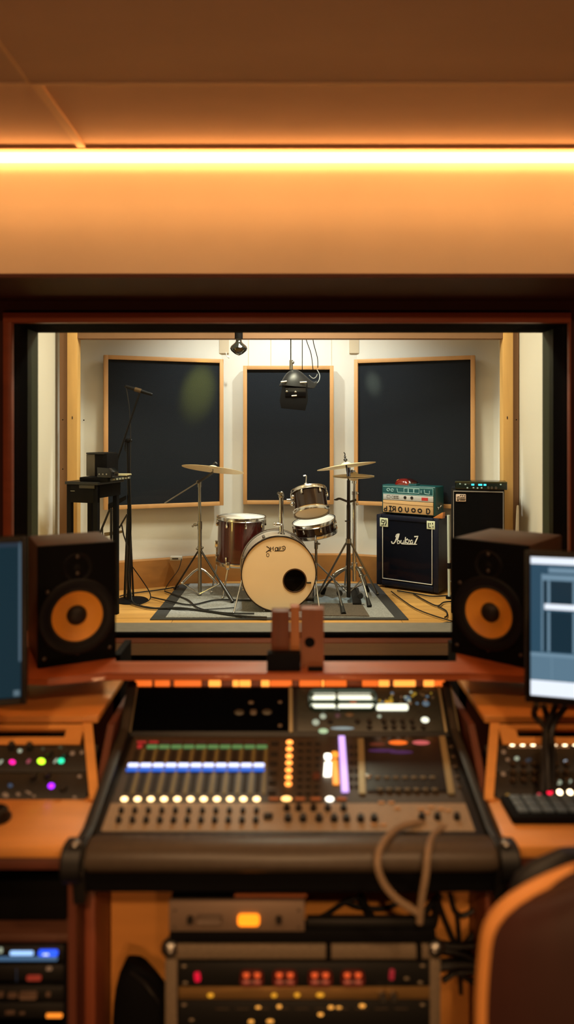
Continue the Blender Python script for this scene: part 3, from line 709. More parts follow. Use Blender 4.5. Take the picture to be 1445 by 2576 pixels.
# --- amplifier head on the cabinet
CT = LF + chh
hw, hhh, hd = .52, .268, .19
hc = cc + uy * .03 - ux * .005 + Vector((0, 0, chh))
t = thing('guitar_amplifier', 'teal guitar amplifier head with silver and tan faceplates sitting on the navy cabinet', 'amplifier', hc, ca)
MB().box(-hw / 2, hw / 2, .01, hd, .012, hhh, .010, seg=3).build('case', teal, t, world=False)
MB().box(-hw / 2 + .018, hw / 2 - .018, .0, .012, .188, hhh - .012, .002).build('upper_faceplate', tealplate, t, world=False)
MB().box(-hw / 2 + .018, hw / 2 - .018, .0, .012, .134, .184, .002).build('middle_faceplate', silver, t, world=False)
MB().box(-hw / 2 + .018, hw / 2 - .018, -.002, .012, .022, .130, .002).build('lower_faceplate', woodplate, t, world=False)
for x in (-.2, .2):
    MB().box(x - .02, x + .02, .02, hd - .02, 0, .014).build('foot', rubber, t, world=False)
HF = frame(hc, ux, (0, 0, 1)) 
hm = lambda d: HF @ Matrix.Translation((0, 0, d))
def stx(name, strokes, wd, m, d, th=.002):
    b = MB()
    for s in strokes: b.stroke(s, wd, hm(d), th)
    return b.build(name, m, t)
X0 = -hw / 2 + .018; WD = hw - .036
def U(u, v): return X0 + WD * u, v
# lower row of dark knob-like characters on the tan plate
G = {'d': [[(.8, 1.0), (.8, 0), (.3, 0), (.1, .25), (.3, .5), (.8, .5)]], 'I': [[(.1, 1), (.9, 1)], [(.5, 1), (.5, 0)], [(.1, 0), (.9, 0)]], 'R': [[(.85, 0), (.85, 1), (.3, 1), (.12, .75), (.3, .5), (.85, .5)], [(.45, .5), (.1, 0)]],
     'O': [arc(.5, .5, .42, .48, 0, 360, 12)], 'U': [[(.1, 1), (.15, .3), (.5, 0), (.85, .3), (.85, 1)]], 'D': [[(.15, 0), (.15, 1), (.6, 1), (.9, .7), (.9, .3), (.6, 0), (.15, 0)]], 'B': [arc(.5, .5, .45, .36, 0, 360, 12)]}
for ch, u in zip('dIROUBBD', (.055, .155, .23, .355, .49, .62, .745, .905)):
    x, z = U(u, .055); s = [[(x + (a - .5) * .038, z + (b - .5) * .042) for a, b in st_] for st_ in G[ch]]
    stx('plate_character', s, .0105, ink, .0025)
stx('seam_line', [[U(.0, .105), U(.5, .100), U(1, .098)]], .003, mat('seam brown', (120, 86, 50), .6), .0025, .001)
# middle silver plate: dial panel, two jacks, small red mark
stx('dial_print', [[U(.08, .15), U(.08, .172), U(.15, .172), U(.15, .15), U(.08, .15)], [U(.18, .15), U(.18, .172), U(.32, .172), U(.32, .15), U(.18, .15)], arc(*U(.24, .16), .008, .007, 0, 330), arc(*U(.29, .16), .006, .007, 0, 330)], .003, mat('grey print', (80, 78, 78), .5), .0005)
for u in (.45, .585):
    x, z = U(u, .162); MB().lathe([(0, .004), (.013, .004), (.014, 0), (0, 0)], hm(.0) @ Matrix.Translation((x, z, 0)), 20).build('jack', ink, t)
x, z = U(.84, .157); MB().box(x - .03, x + .03, z - .012, z + .014, 0, .002, M=hm(.0)).build('red_sticker', mat('red sticker', (176, 44, 44), .5), t)
# upper teal plate: pale windows
stx('faceplate_print', [arc(*U(.11, .224), .014, .012, -30, 300), arc(*U(.19, .222), .012, .011, 0, 330), [U(.29, .238), U(.30, .206), U(.42, .206)], [U(.43, .244), U(.43, .206), U(.51, .206), U(.51, .244), U(.43, .244)], [U(.52, .206), U(.52, .244), U(.62, .244), U(.62, .206), U(.52, .206)], [U(.63, .244), U(.63, .206), U(.73, .206), U(.73, .244), U(.63, .244)], [U(.77, .232), U(.77, .208)], [U(.83, .24), U(.84, .208), U(.93, .204), U(.93, .232)]], .0045, mat('pale mint print', (170, 208, 210), .5), .0005)
stx('outline', [[U(.0, .252), U(1, .252)], [U(1, .252), U(1, .19)], [U(0, .19), U(1, .19)]], .004, mat('mint trim', (140, 190, 190), .5), .0005)
sd = cfr
hs = hc + ux * (hw / 2) + uy * .06 + Vector((0, 0, .08))
MB().ball(hs, .016, (.5, 1, 1)).tube([hs + uy * .03, hs + ux * .014 + uy * .04 + Vector((0, 0, .02)), hs + uy * .06], .006).build('side_knob', chrome, t)
MB().box(-.02, .06, .05, .13, hhh, hhh + .012, .004).build('top_vent', tealplate, t, world=False)
# red glossy object on the head
rc = hc + Vector((0, 0, hhh)) + ux * (-.08) + uy * .10
t = thing('effects_pedal', 'glossy red rounded effects pedal lying on top of the teal amplifier', 'effects pedal', rc, ca)
rows = []
for i in range(13):
    u = -1 + 2 * i / 12; h = .052 * (max(0, 1 - abs(u) ** 2.4)) ** .6 + .004; wv = .055 * (max(0, 1 - abs(u) ** 4)) ** .5 + .006
    rows.append([(u * .085, wv * math.cos(R(a)), h * math.sin(R(a))) for a in range(0, 181, 15)])
MB().loft(rows).build('shell', redgloss, t, world=False)
MB().ball((-.045, -.012, .030), .022, (1.3, .8, .8)).build('gold_cap', mat('amber gloss', (196, 130, 70), .2, .5), t, world=False)
rows = [[(.02 + .1 * i / 8, wv * .05 * math.cos(R(a)) + .01, (.058 - .03 * (i / 8) ** 2) * math.sin(R(a))) for a in range(0, 181, 20)] for i, wv in enumerate((.7, 1, 1.1, 1.1, 1.1, 1, .9, .7, .3))]
MB().loft(rows).build('dark_cover', mat('dark red gloss', (40, 12, 10), .2), t, world=False)
# wooden wedge on the cabinet beside the head
wc = W(1118, 1288, 6.2)
m = MB().prism([(-.05, 0), (.04, 0), (.045, .055), (.03, .05)], 0, .05, Matrix.Translation((cfr + uy * .09 + Vector((-.02, 0, chh)))) @ Matrix.Rotation(ca, 4, 'Z') @ Matrix.Rotation(PI / 2, 4, 'X') , .003).build('wood_wedge', mat('amber wood', (190, 116, 56), .4), loc=cfr + uy * .09 + Vector((0, 0, chh)))
tag(m, 'small amber wooden wedge on the navy cabinet beside the teal amplifier', 'wedge')
# --- second cabinet
c2a = R(-14)
c2r = Vector((XY(1270, 5.42), 5.42, LF)); v2x = Vector((math.cos(c2a), math.sin(c2a), 0)); v2y = Vector((-math.sin(c2a), math.cos(c2a), 0))
w2 = .395; h2 = ZC - (1232 - HY) / F * 5.45 - LF; c2 = c2r - v2x * w2 / 2
t = thing('tall_speaker_cabinet', 'taller plain black speaker cabinet with thin silver edges and a small badge', 'speaker cabinet', c2, c2a)
MB().box(-w2 / 2, w2 / 2, .01, .30, .0, h2, .006).build('cabinet', mat('charcoal vinyl', (15, 16, 21), .55, spec=.25, var=.2, scale=(200, 200, 200)), t, world=False)
MB().box(-w2 / 2 + .022, w2 / 2 - .012, .002, .012, .03, h2 - .02).build('grille', mat('black grille', (5, 6, 10), .9, spec=.1, bump=.2, scale=(300, 300, 300)), t, world=False)
sil = mat('thin silver trim', (170, 172, 178), .35, .6)
MB().box(-w2 / 2 + .016, w2 / 2 - .006, -.002, .01, h2 - .020, h2 - .012, .001).box(-w2 / 2 + .016, -w2 / 2 + .022, -.002, .01, .03, h2 - .012).box(w2 / 2 - .012, w2 / 2 - .006, -.002, .01, .03, h2 - .012).build('edge_trim', sil, t, world=False)
bd = MB().box(-w2 / 2 + .036, -w2 / 2 + .112, -.004, .004, h2 - .095, h2 - .038, .004).build('badge', mat('pink white badge', (210, 190, 180), .5), t, world=False)
CF2 = frame(c2 - v2y * .004, v2x, (0, 0, 1)); b = MB()
bx0, bz0 = -w2 / 2 + .036, h2 - .095
for s in ([(.14, .1), (.2, .4), (.12, .6), (.3, .7), (.34, .3), (.2, .1)], [(.4, .35), (.95, .35)], [(.4, .2), (.9, .2)], [(.4, .75), (.55, .92)], [(.62, .72), (.72, .92)], [(.82, .72), (.92, .9)], [(.42, .52), (.9, .55)]):
    b.stroke([(bx0 + u * .076, bz0 + v * .057) for u, v in s], .0055, CF2)
b.build('badge_print', ink, bd)
# mixer on top
mc = c2 + Vector((0, 0, h2))
t = thing('amplifier_unit', 'low dark amplifier unit with glowing cyan lights on the tall black cabinet', 'amplifier', mc, c2a)
MB().box(-w2 / 2 + .03, w2 / 2 + .02, .0, .26, .0, .056, .005).build('case', blackg, t, world=False)
MB().box(-w2 / 2 + .035, w2 / 2 + .015, -.003, .002, .004, .050, .001).build('face', mat('dark green face', (24, 36, 34), .25), t, world=False)
MB().box(-w2 / 2 + .03, w2 / 2 + .02, -.006, .02, .050, .062, .003).build('top_lip', mat('olive lip', (70, 74, 54), .3, .5), t, world=False)
for x, wd in ((-.035, .022), (.02, .03), (.055, .02)): MB().box(x - wd / 2, x + wd / 2, -.006, -.002, .030, .044, .002).build('light', L_cyan, t, world=False)
for x, z in ((-.13, .042), (-.09, .038), (-.075, .012), (-.03, .014), (.0, .012), (.03, .014), (.17, .042)): MB().box(x - .006, x + .006, -.006, -.002, z - .005, z + .005, .002).build('light', L_pale, t, world=False)
for x in (.08, .105, .135): MB().lathe([(0, .014), (.009, .014), (.011, .002), (.011, 0), (0, 0)], frame(mc + v2x * x - v2y * .003 + Vector((0, 0, .016)), v2x, (0, 0, 1)), 16).build('knob', steel, t)
# pale upright strip between the cabinets
t = thing('slim_light_post', 'thin pale upright tube standing between the two speaker cabinets', 'tube', (XY(1131, 6.0), 6.0, LF))
MB().rod((XY(1131, 6.0), 6.0, LF + .02), W(1129, 1296, 6.0), .012).build('tube', mat('pale tube', (196, 204, 190), .5), t)
MB().rod((XY(1131, 6.0), 6.0, LF), (XY(1131, 6.0), 6.0, LF + .02), .03).rod(W(1131, 1430, 6.0), W(1131, 1416, 6.0), .016).build('base', blackm, t)
# leaning board against right wall
m = MB().prism([(0, 0), (.10, 0), (.10, .50), (.06, .56), (0, .86)], 0, .02, frame((XY(1300, 5.30), 5.30, LF), (.1, .99, 0), (0, 0, 1)), .004).build('leaning_board', mat('grey beige board', (168, 156, 138), .7), loc=(XY(1300, 5.3), 5.3, LF))
tag(m, 'grey beige board with sloped top leaning by the side wall behind the tall cabinet', 'board')

# --- hanging lamp
D0 = 5.75
lc = W(740, 975, D0)
t = thing('hanging_stage_lamp', 'black hanging stage lamp with a rounded hood over the drum kit', 'lamp', lc)
rows = []
for i in range(17):
    u = i / 16                                         # sweep from left lip to the right beak
    x = -.118 + .30 * u
    top = .135 * math.sin(PI * min(1, u * 1.18 + .02)) ** .75 if u < .80 else None
    zt = [(.02), .052, .086, .112, .128, .139, .145, .146, .141, .130, .116, .10, .083, .066, .052, .046, .056][i]
    zb = [.012, .012, .012, .012, .010, .008, .006, .004, .003, .002, .001, 0, -.002, -.004, -.006, -.002, .02][i]
    hw_ = [.03, .06, .08, .093, .1, .103, .104, .103, .1, .095, .088, .08, .07, .058, .045, .03, .012][i]
    rows.append([(lc.x + x, lc.y + hw_ * math.cos(R(a)), lc.z + zb + (zt - zb) * math.sin(R(a))) for a in range(0, 181, 15)])
MB().loft(rows).build('hood', mat('dark lamp hood', (30, 33, 38), .42), t)
bm_ = MB()
bm_.loft([[W(x, y, d) for x, y, d in r] for r in (
    [(712, 963, 5.68), (774, 963, 5.68), (774, 963, 5.86), (712, 963, 5.86)],
    [(704, 1008, 5.66), (775, 1008, 5.66), (773, 1008, 5.86), (706, 1008, 5.86)],
    [(708, 1027, 5.67), (768, 1033, 5.67), (766, 1033, 5.84), (710, 1027, 5.84)])])
bm_.build('housing', blackm, t)
MB().box(*[v for pr_ in zip(W(718, 998, 5.655), W(770, 976, 5.672)) for v in sorted(pr_)], .004).build('lens', blackg, t)
for a, b in (((707, 961), (722, 959)), ((755, 962), (772, 961))):
    MB().rod(W(*a, 5.655), W(*b, 5.655), .006).build('clip', mat('bright clip', (220, 220, 214), .4), t)
MB().rod(W(734, 996, 5.655), W(747, 995, 5.655), .005).build('clip', MATS['bright clip'], t)
for a in ((738, 965), (744, 986), (722, 985)): MB().ball(W(*a, 5.657), .008, (1.4, .5, 1)).build('screw', steel, t)
MB().tube([W(778, 944, D0), W(788, 952, D0), W(796, 948, D0), W(799, 941, D0)], .004).tube([W(798, 930, D0 + .05), W(805, 945, D0 + .03), W(800, 962, D0), W(781, 970, D0)], .004).build('cord', mat('grey cord', (120, 124, 128), .5), t)
MB().rod(W(733, 930, D0), W(733, 906, D0), .014).ball(W(737, 912, D0), .013).build('hook', steel, t)
CZ = 3.4
MB().rod(W(732, 908, D0), Vector((XY(732, D0), D0, CZ)), .004).build('suspension_rod', mat('dull black cord', (8, 8, 9), .95, spec=.0), t)
for nm, pts, lab in (('hanging_cable', [(788, 1000 - 70), (783, 890), (770, 850), (766, 800), (765, 520)], 'thin black cable curving down beside the hanging lamp hood'),
                     ('hanging_cable', [(800, 925), (799, 900), (788, 855), (786, 800), (786, 520)], 'outermost thin cable looping down near the hanging lamp beak'),
                     ('hanging_cable', [(761, 930), (761, 850), (761, 700), (761, 520)], 'straight thin wire hanging just beside the lamp suspension rod')):
    pts = [W(x, y, D0 + .05) for x, y in pts]; pts[-1].z = CZ
    m = MB().tube(pts, .0032, 6, 5).build(nm, mat('dull black cord', (8, 8, 9), .95, spec=.0), loc=pts[0]); tag(m, lab, 'cable')
# little spot lamp
D1 = 5.45
t = thing('ceiling_spot_lamp', 'small dark glass spot lamp on a black drop tube near the window top', 'lamp', W(601, 870, D1))
MB().rod(W(601, 852, D1), Vector((XY(601, D1), D1, CZ)), .031, seg=20).build('drop_tube', blackm, t)
MB().rod(W(601, 861, D1), W(601, 850, D1), .022, seg=20).build('collar', darksteel, t)
bc = W(601, 858, D1)
MB().lathe([(.0, 0), (.022, 0), (.028, -.012), (.060, -.040), (.066, -.056), (.058, -.074), (.03, -.098), (.0, -.112)], Matrix.Translation(bc), 32).build('bulb', mat('dark bulb glass', (24, 30, 30), .08, coat=.8), t)
m = MB().tube([W(569, 886, 6.6), W(571, 896, 6.6), W(575, 899, 6.6)], .004).ball(W(576, 899, 6.6), .009).build('wall_hook', headw, loc=W(572, 892, 6.6)); tag(m, 'tiny white hook on the wall beside the small spot lamp', 'hook')

# --- cables and bits on the live floor
def cab(name, pts, label, r=.006, m=cable_b, cat='cable', z=None):
    P = [Vector((x, y, (LF + .007 if z is None else z) + (h[0] if h else 0))) for x, y, *h in pts]
    o = MB().tube(P, r, 8, 6).build(name, m, loc=P[0]); return tag(o, label, cat)
def fp(px_, py_, z=LF): d = floor_d(py_, z + .007); return XY(px_, d), d
def lay(pts, dz=.008):
    o = []
    for a, b in pts:
        x, y = fp(a, b, LF + dz); o.append((x, y, dz + (.008 if -1.03 < x < .92 and 5.3 < y < 6.58 else 0)))
    return o
cab('floor_cable', lay([(380, 1502), (420, 1513), (480, 1524), (540, 1512), (600, 1512), (640, 1513)]), 'black cable running over the rug to the kick drum spur')
cab('floor_cable', lay([(330, 1518), (380, 1530), (450, 1532), (520, 1540), (600, 1552), (672, 1556)]), 'long black cable lying along the front of the rug below the boom stand', .008)
cab('floor_cable', lay([(302, 1500), (330, 1493), (400, 1484), (450, 1478)]), 'black cable along the plinth from the table to the rug corner', .006)
cab('floor_cable', lay([(415, 1488), (470, 1510), (500, 1532), (560, 1544), (640, 1546)]), 'black cable curving round the boom cymbal stand on the rug', .006)
cab('floor_cable', lay([(985, 1490), (1010, 1507), (1045, 1530), (1090, 1548), (1150, 1566)]), 'thin black cable crossing the bare boards in front of the navy cabinet', .005)
cab('floor_cable', lay([(1000, 1486), (1050, 1494), (1090, 1500), (1150, 1497)]), 'black cable lying close under the navy cabinet front', .006)
cab('floor_cable', lay([(1040, 1493), (1065, 1508), (1100, 1524), (1118, 1515), (1150, 1512)]), 'black cable bending in a loop near the navy cabinet corner', .006)
cab('floor_cable', lay([(1100, 1524), (1122, 1536), (1126, 1548), (1120, 1553)]), 'short curled black cable end on the boards near the tall cabinet', .006)
x, y = fp(1130, 1582)
t = thing('foot_switch', 'low black foot switch on the boards behind the window sill', 'foot switch', (x, 5.12, LF))
MB().ball((x + .02, 5.12, LF), .09, (1, .7, .45)).build('body', black, t)
MB().tube([(x - .06, 5.06, LF + .012), (x - .1, 5.03, LF + .03), (x - .04, 5.0, LF + .045), (x + .06, 5.0, LF + .05)], .006).build('rim', steel, t)
# wall socket with cable on the plinth
sc_ = W(444, 1398, 6.42)
t = thing('wall_socket_box', 'small pale socket box on the plinth ledge with a wire hanging down', 'socket', sc_)
MB().box(sc_.x - .055, sc_.x + .05, 6.40, 6.46, PZ, PZ + .035, .006).build('box', mat('pale plastic', (200, 196, 184), .5), t)
MB().box(sc_.x - .035, sc_.x + .02, 6.396, 6.40, PZ + .012, PZ + .024, .001).build('slot', darksteel, t)
cab('socket_wire', [(sc_.x + .05, 6.40, PZ - LF + .01), (sc_.x + .03, 6.34, .17), (sc_.x - .05, 6.30, .06), (sc_.x - .08, 6.27, .0)], 'thin dark wire drooping from the socket box to the floor', .0035)
# ================================================================== CONTROL ROOM THINGS
# --- bridge shelf behind the console
SZ = ZC - .770
t = thing('bridge_shelf', 'long reddish wooden bridge shelf carrying both studio speakers below the window', 'shelf', (0, 2.3, SZ - .06))
MB().prism([(-.575, 2.265), (-.74, 2.21), (-1.0, 2.235), (-1.25, 2.30), (-1.25, 2.74), (-.665, 2.74), (-.573, 2.37), (.566, 2.37), (.655, 2.76), (1.35, 2.76), (1.35, 2.235), (1.0, 2.21), (.74, 2.235), (.575, 2.265)], SZ - .023, SZ, bev=.005).build('board', shelfw, t)
MB().prism([(-.55, 2.345), (-.55, 2.36), (.56, 2.36), (.56, 2.345)], SZ - .03, SZ - .0235).build('apron', darkwood, t)
for x in (-.60, .62): MB().box(x - .012, x + .012, 2.52, 2.70, .0, SZ - .024).build('support', blackm, t)
# amber meter light bar under it
t = thing('amber_light_bar', 'row of glowing amber lights under the bridge shelf edge above the console', 'light bar', (0, 2.33, SZ - .085))
y = 2.315; z1 = ZC + (HY - 1710) / F * y; z0 = ZC + (HY - 1726) / F * y
MB().box(XY(336, y), XY(1124, y), y + .002, y + .024, z0 - .002, SZ - .031).build('housing', blackm, t)
La, Lb, Lc = led('bar bright', (255, 150, 60), 2.0), led('bar mid', (250, 110, 36), 1.1), led('bar dim', (140, 60, 30), .45)
x = 340; sg = [(46, Lb), (6, Lc), (42, Lb), (10, Lc), (74, Lb), (18, Lc), (34, La), (30, Lc), (18, La), (32, La), (26, Lc), (24, La), (60, Lb), (18, Lc), (60, Lb), (8, La), (60, Lb), (40, Lc), (44, Lb), (30, La), (10, Lc), (60, La), (20, Lc), (30, La), (28, Lb)]
tot = sum(s for s, _ in sg); k = 780 / tot
for s, m in sg:
    MB().box(XY(x + 1, y), XY(x + s * k - 1, y), y - .004, y + .002, z0, z1, .001).build('light_segment', m, t); x += s * k

# --- studio speakers
def speaker(c, ang, w, h, d, label):
    t = thing('studio_speaker', label, 'speaker', c, ang, 'pair of studio speakers')
    MB().box(-w / 2, w / 2, .018, d, 0, h, .006).build('cabinet', mat('speaker cabinet', (80, 62, 52), .55, var=.1, scale=(90, 90, 90)), t, world=False)
    n = 10; e = .012
    cz = h * .395; r = .094
    rect = [(-w / 2, 0), (w / 2, 0), (w / 2, h), (-w / 2, h)]
    outer = []
    for i in range(4):
        p, q = Vector(rect[i]), Vector(rect[(i + 1) % 4])
        outer += [tuple(p.lerp(q, k / 6)) for k in range(6)]
    Mb = Matrix(((1, 0, 0, 0), (0, 0, -1, .018), (0, 1, 0, 0), (0, 0, 0, 1)))
    MB().plate(outer, circ(r, 40, 0, cz), 0, .018, Mb).build('baffle', mat('speaker baffle', (5, 6, 10), .7, spec=.12), t, world=False)
    Mw = Matrix.Translation((0, 0, cz)) @ Matrix(((1, 0, 0, 0), (0, 0, -1, 0), (0, 1, 0, 0), (0, 0, 0, 1)))
    MB().lathe([(.126, .0), (.124, .004), (.116, .007), (.102, .004), (.094, .002), (.094, -.002)], Mw, 48).build('trim_ring', mat('trim ring', (9, 10, 15), .5, spec=.3), t, world=False)
    MB().lathe([(.095, -.003), (.092, .004), (.088, .005), (.083, .001), (.081, -.003)], Mw, 48).build('surround', rubber, t, world=False)
    cn = MB().lathe([(.082, -.001), (.066, -.008), (.05, -.015), (.03, -.0172)], Mw, 48).build('cone', yellowcone, t, world=False)
    MB().lathe([(.033, -.0165), (.030, -.010), (.022, -.004), (.011, -.001), (0, 0)], Mw, 32).build('dust_cap', mat('dust cap', (26, 20, 18), .55), cn, world=False)
    MB().lathe([(.05, .0), (.046, .003), (.03, -.002), (.014, -.004), (.012, .0), (0, .003)], Matrix.Translation((0, .0, h * .80)) @ Matrix(((1, 0, 0, 0), (0, 0, -1, 0), (0, 1, 0, 0), (0, 0, 0, 1))), 32).build('tweeter', mat('tweeter black', (8, 8, 11), .6, spec=.2), t, world=False)
    sm = mat('dull screw', (92, 84, 78), .35, .6); s0 = None
    for x, z in ((0, h * .895), (0, h * .755), (0, h * .085), (-w * .42, h * .075), (w * .42, h * .10), (-w * .38, h * .62)):
        if s0 is None:
            s0 = MB().ball((0, 0, 0), .0065, (1, .45, 1)).build('screw', sm, t, world=False); s0.location = (x, -.001, z)
        else:
            q = s0.copy(); C.objects.link(q); q.parent = t; q.location = (x, -.001, z)
    return t
a = R(26); cl_ = Vector((XY(95, 2.30), 2.30, SZ))
speaker(cl_ + Vector((math.cos(a), math.sin(a), 0)) * .125, a, .250, .392, .27, 'black studio speaker with yellow cone, farther from the bright blue screen')
a = R(-40); cr_ = Vector((XY(1328, 2.30), 2.30, SZ))
speaker(cr_ - Vector((math.cos(a), math.sin(a), 0)) * .134, a, .268, .395, .32, 'black studio speaker with yellow cone partly behind the bright blue screen')

# --- wooden bits in the middle of the shelf
bw = mat('block wood', (150, 92, 62), .5, var=.25, scale=(20, 20, 4))
d = 2.31
t = thing('wooden_box', 'small upright wooden box with a round dark hole on the middle of the shelf', 'box', (XY(786, d), d, SZ))
Mh = frame((XY(786, d), d, SZ), (1, -.06, 0), (0, 0, 1)); wz = (1668 - 1521) / F * d
MB().plate([(-.037, 0), (0, 0), (.037, 0), (.037, wz), (0, wz), (-.037, wz)], circ(.017, 24, -.008, .082), -.008, 0, Mh).build('front', bw, t)
MB().box(-.037, .037, 0, wz, -.055, -.0082, .002, Mh).build('body', bw, t)
MB().lathe([(0, -.006), (.016, -.006), (.017, -.001), (0, -.003)], Mh @ Matrix.Translation((-.008, .082, 0)), 20).build('hole_lining', blackm, t)
m = MB().box(XY(683, d), XY(729, d), d + .004, d + .056, SZ, SZ + (1668 - 1527) / F * d, .003).build('wooden_block', mat('block wood dark', (118, 66, 44), .5, var=.3, scale=(30, 30, 4)), loc=(XY(706, d), d + .03, SZ))
tag(m, 'darker wooden block standing behind the small black box on the shelf', 'block')
m = MB().box(XY(731, d), XY(755, d), d + .008, d + .05, SZ, SZ + (1668 - 1516) / F * d, .003).build('pale_block', mat('block wood pale', (190, 124, 76), .5, var=.2, scale=(30, 30, 4)), loc=(XY(743, d), d + .03, SZ))
tag(m, 'thin pale wooden block squeezed between the dark block and the holed box', 'block')
m = MB().box(XY(672, 2.275), XY(757, 2.275), 2.272, 2.311, SZ, SZ + .058, .004).build('small_black_box', blackm, loc=(XY(714, 2.28), 2.29, SZ))
tag(m, 'low small black box in front of the wooden blocks on the shelf', 'box')
m = MB().box(XY(775, 2.28), XY(813, 2.28), 2.272, 2.292, SZ, SZ + .012, .003).build('black_clip', blackm, loc=(XY(794, 2.28), 2.28, SZ))
tag(m, 'tiny flat black clip at the foot of the holed wooden box', 'clip')

# --- monitors
def monitor(corner, ang, side, w, h, label, screen_fn):
    """corner = visible lower corner of the front, side = +1 screen extends to +x, -1 to -x"""
    t = thing('computer_monitor', label, 'monitor', corner, ang)
    x0, x1 = (0, w) if side > 0 else (-w, 0)
    MB().box(x0, x1, .012, .05, 0, h, .006).build('back_shell', blackm, t, world=False)
    bz = MB(); e = .014
    bz.box(x0, x0 + e, 0, .0125, 0, h, .002).box(x1 - e, x1, 0, .0125, 0, h, .002).box(x0 + e, x1 - e, 0, .0125, 0, .020, .002).box(x0 + e, x1 - e, 0, .0125, h - e, h, .002)
    bz.build('bezel', black, t, world=False)
    s = MB().box(x0 + e, x1 - e, .006, .0123, .020, h - e).build('screen', screen_fn[0], t, world=False)
    screen_fn[1](t, s, x0 + e, x1 - e, .020, h - e)
    xm = (x0 + x1) / 2 
    MB().box(xm - .03, xm + .03, .05, .075, -.09 + .001, h * .5, .004).build('stand_neck', blackm, t, world=False)
    MB().box(xm - .10, xm + .10, -.02, .14, -.105, -.09, .005).build('stand_base', blackm, t, world=False)
    return t
def scr(name, col, s): return mat('screen ' + name, (8, 10, 12), .5, spec=.15, emit=s, ecol=col)
def right_ui(t, s, x0, x1, z0, z1):
    w, h = x1 - x0, z1 - z0
    def r(name, u0, u1, v0, v1, m, d=.0045): MB().box(x0 + u0 * w, x0 + u1 * w, d, .006, z0 + (1 - v1) * h, z0 + (1 - v0) * h).build(name, m, s, world=False)
    A, B, Cc, Dd = scr('white', (236, 244, 255), 1.05), scr('pale blue', (140, 176, 200), .62), scr('dark teal', (32, 60, 76), .62), scr('grey blue', (116, 152, 176), .62)
    r('menu_bar', 0, 1, 0, .05, A); r('tool_bar', .09, 1, .075, .11, B); r('track_header', .06, 1, .125, .165, B); r('side_column', .055, .062, .12, .68, B)
    r('track_area', .065, 1, .17, .335, Cc, .005); r('divider_bar', .07, 1, .335, .375, A); r('mixer_area', .065, 1, .39, .68, Cc, .005)
    r('lower_panel', .0, 1, .69, .885, Dd, .005); r('panel_edge', .0, 1, .69, .715, B); r('status_bar', 0, 1, .89, 1, A)
    for i in range(8):
        u = .085 + i * .125
        r('track_meter', u, u + .012, .17, .335, B); r('track_meter', u, u + .012, .39, .68, B)
        if i: r('track_line', u + .06, u + .063, .17, .68, B)
        r('panel_line', u + .02, u + .023, .715, .885, B)
a = R(-14)
mcn = W(1323, 1766, 2.02)
monitor(mcn, a, 1, .56, (1766 - 1388) / F * 2.02, 'bright computer monitor showing a pale blue mixing screen in front of a speaker', (scr('blue', (58, 96, 120), .62), right_ui))
def left_ui(t, s, x0, x1, z0, z1):
    MB().box(x1 - .006, x1, .0045, .006, z0 + .10, z1).build('edge_glow', scr('edge', (120, 150, 170), .42), s, world=False)
    MB().box(x0, x1, .0045, .006, z1 - .012, z1 - .001).build('title_bar', scr('title', (60, 80, 100), .4), s, world=False)
    MB().box(x1 - .02, x1 - .004, .0045, .006, z0 + .004, z0 + .02).build('corner_mark', scr('mark', (130, 160, 176), .42), s, world=False)
a = R(14)
mcl = W(66, 1772, 2.0)
monitor(mcl, a, -1, .56, (1772 - 1352) / F * 2.0, 'dim computer monitor with a plain dark teal screen near the magenta lights', (scr('teal', (20, 58, 72), .55), left_ui))
# --- cables hanging from the bright monitor
for i, pts in enumerate(([(1352, 1772, 2.08), (1345, 1800, 2.10), (1375, 1835, 2.06), (1378, 1900, 1.99), (1380, 1990, 1.94)], [(1400, 1772, 2.06), (1385, 1810, 2.06), (1372, 1850, 2.05), (1370, 1930, 1.98), (1366, 1995, 1.93)], [(1425, 1776, 2.05), (1395, 1820, 2.06), (1386, 1870, 2.03), (1392, 1960, 1.96)], [(1368, 1775, 2.07), (1384, 1830, 2.07), (1392, 1900, 2.0), (1388, 1985, 1.94)])):
    m = MB().tube([W(*p) for p in pts], .009, 8, 6).build('monitor_cable', cable_b, loc=W(*pts[0])); tag(m, ['black cable dropping from the bright monitor corner past the white lit rack', 'black cable bending inwards below the bright monitor stand', 'black cable falling from the bright monitor farthest from the console', 'black cable twisted around others under the bright monitor'][i], 'cable')

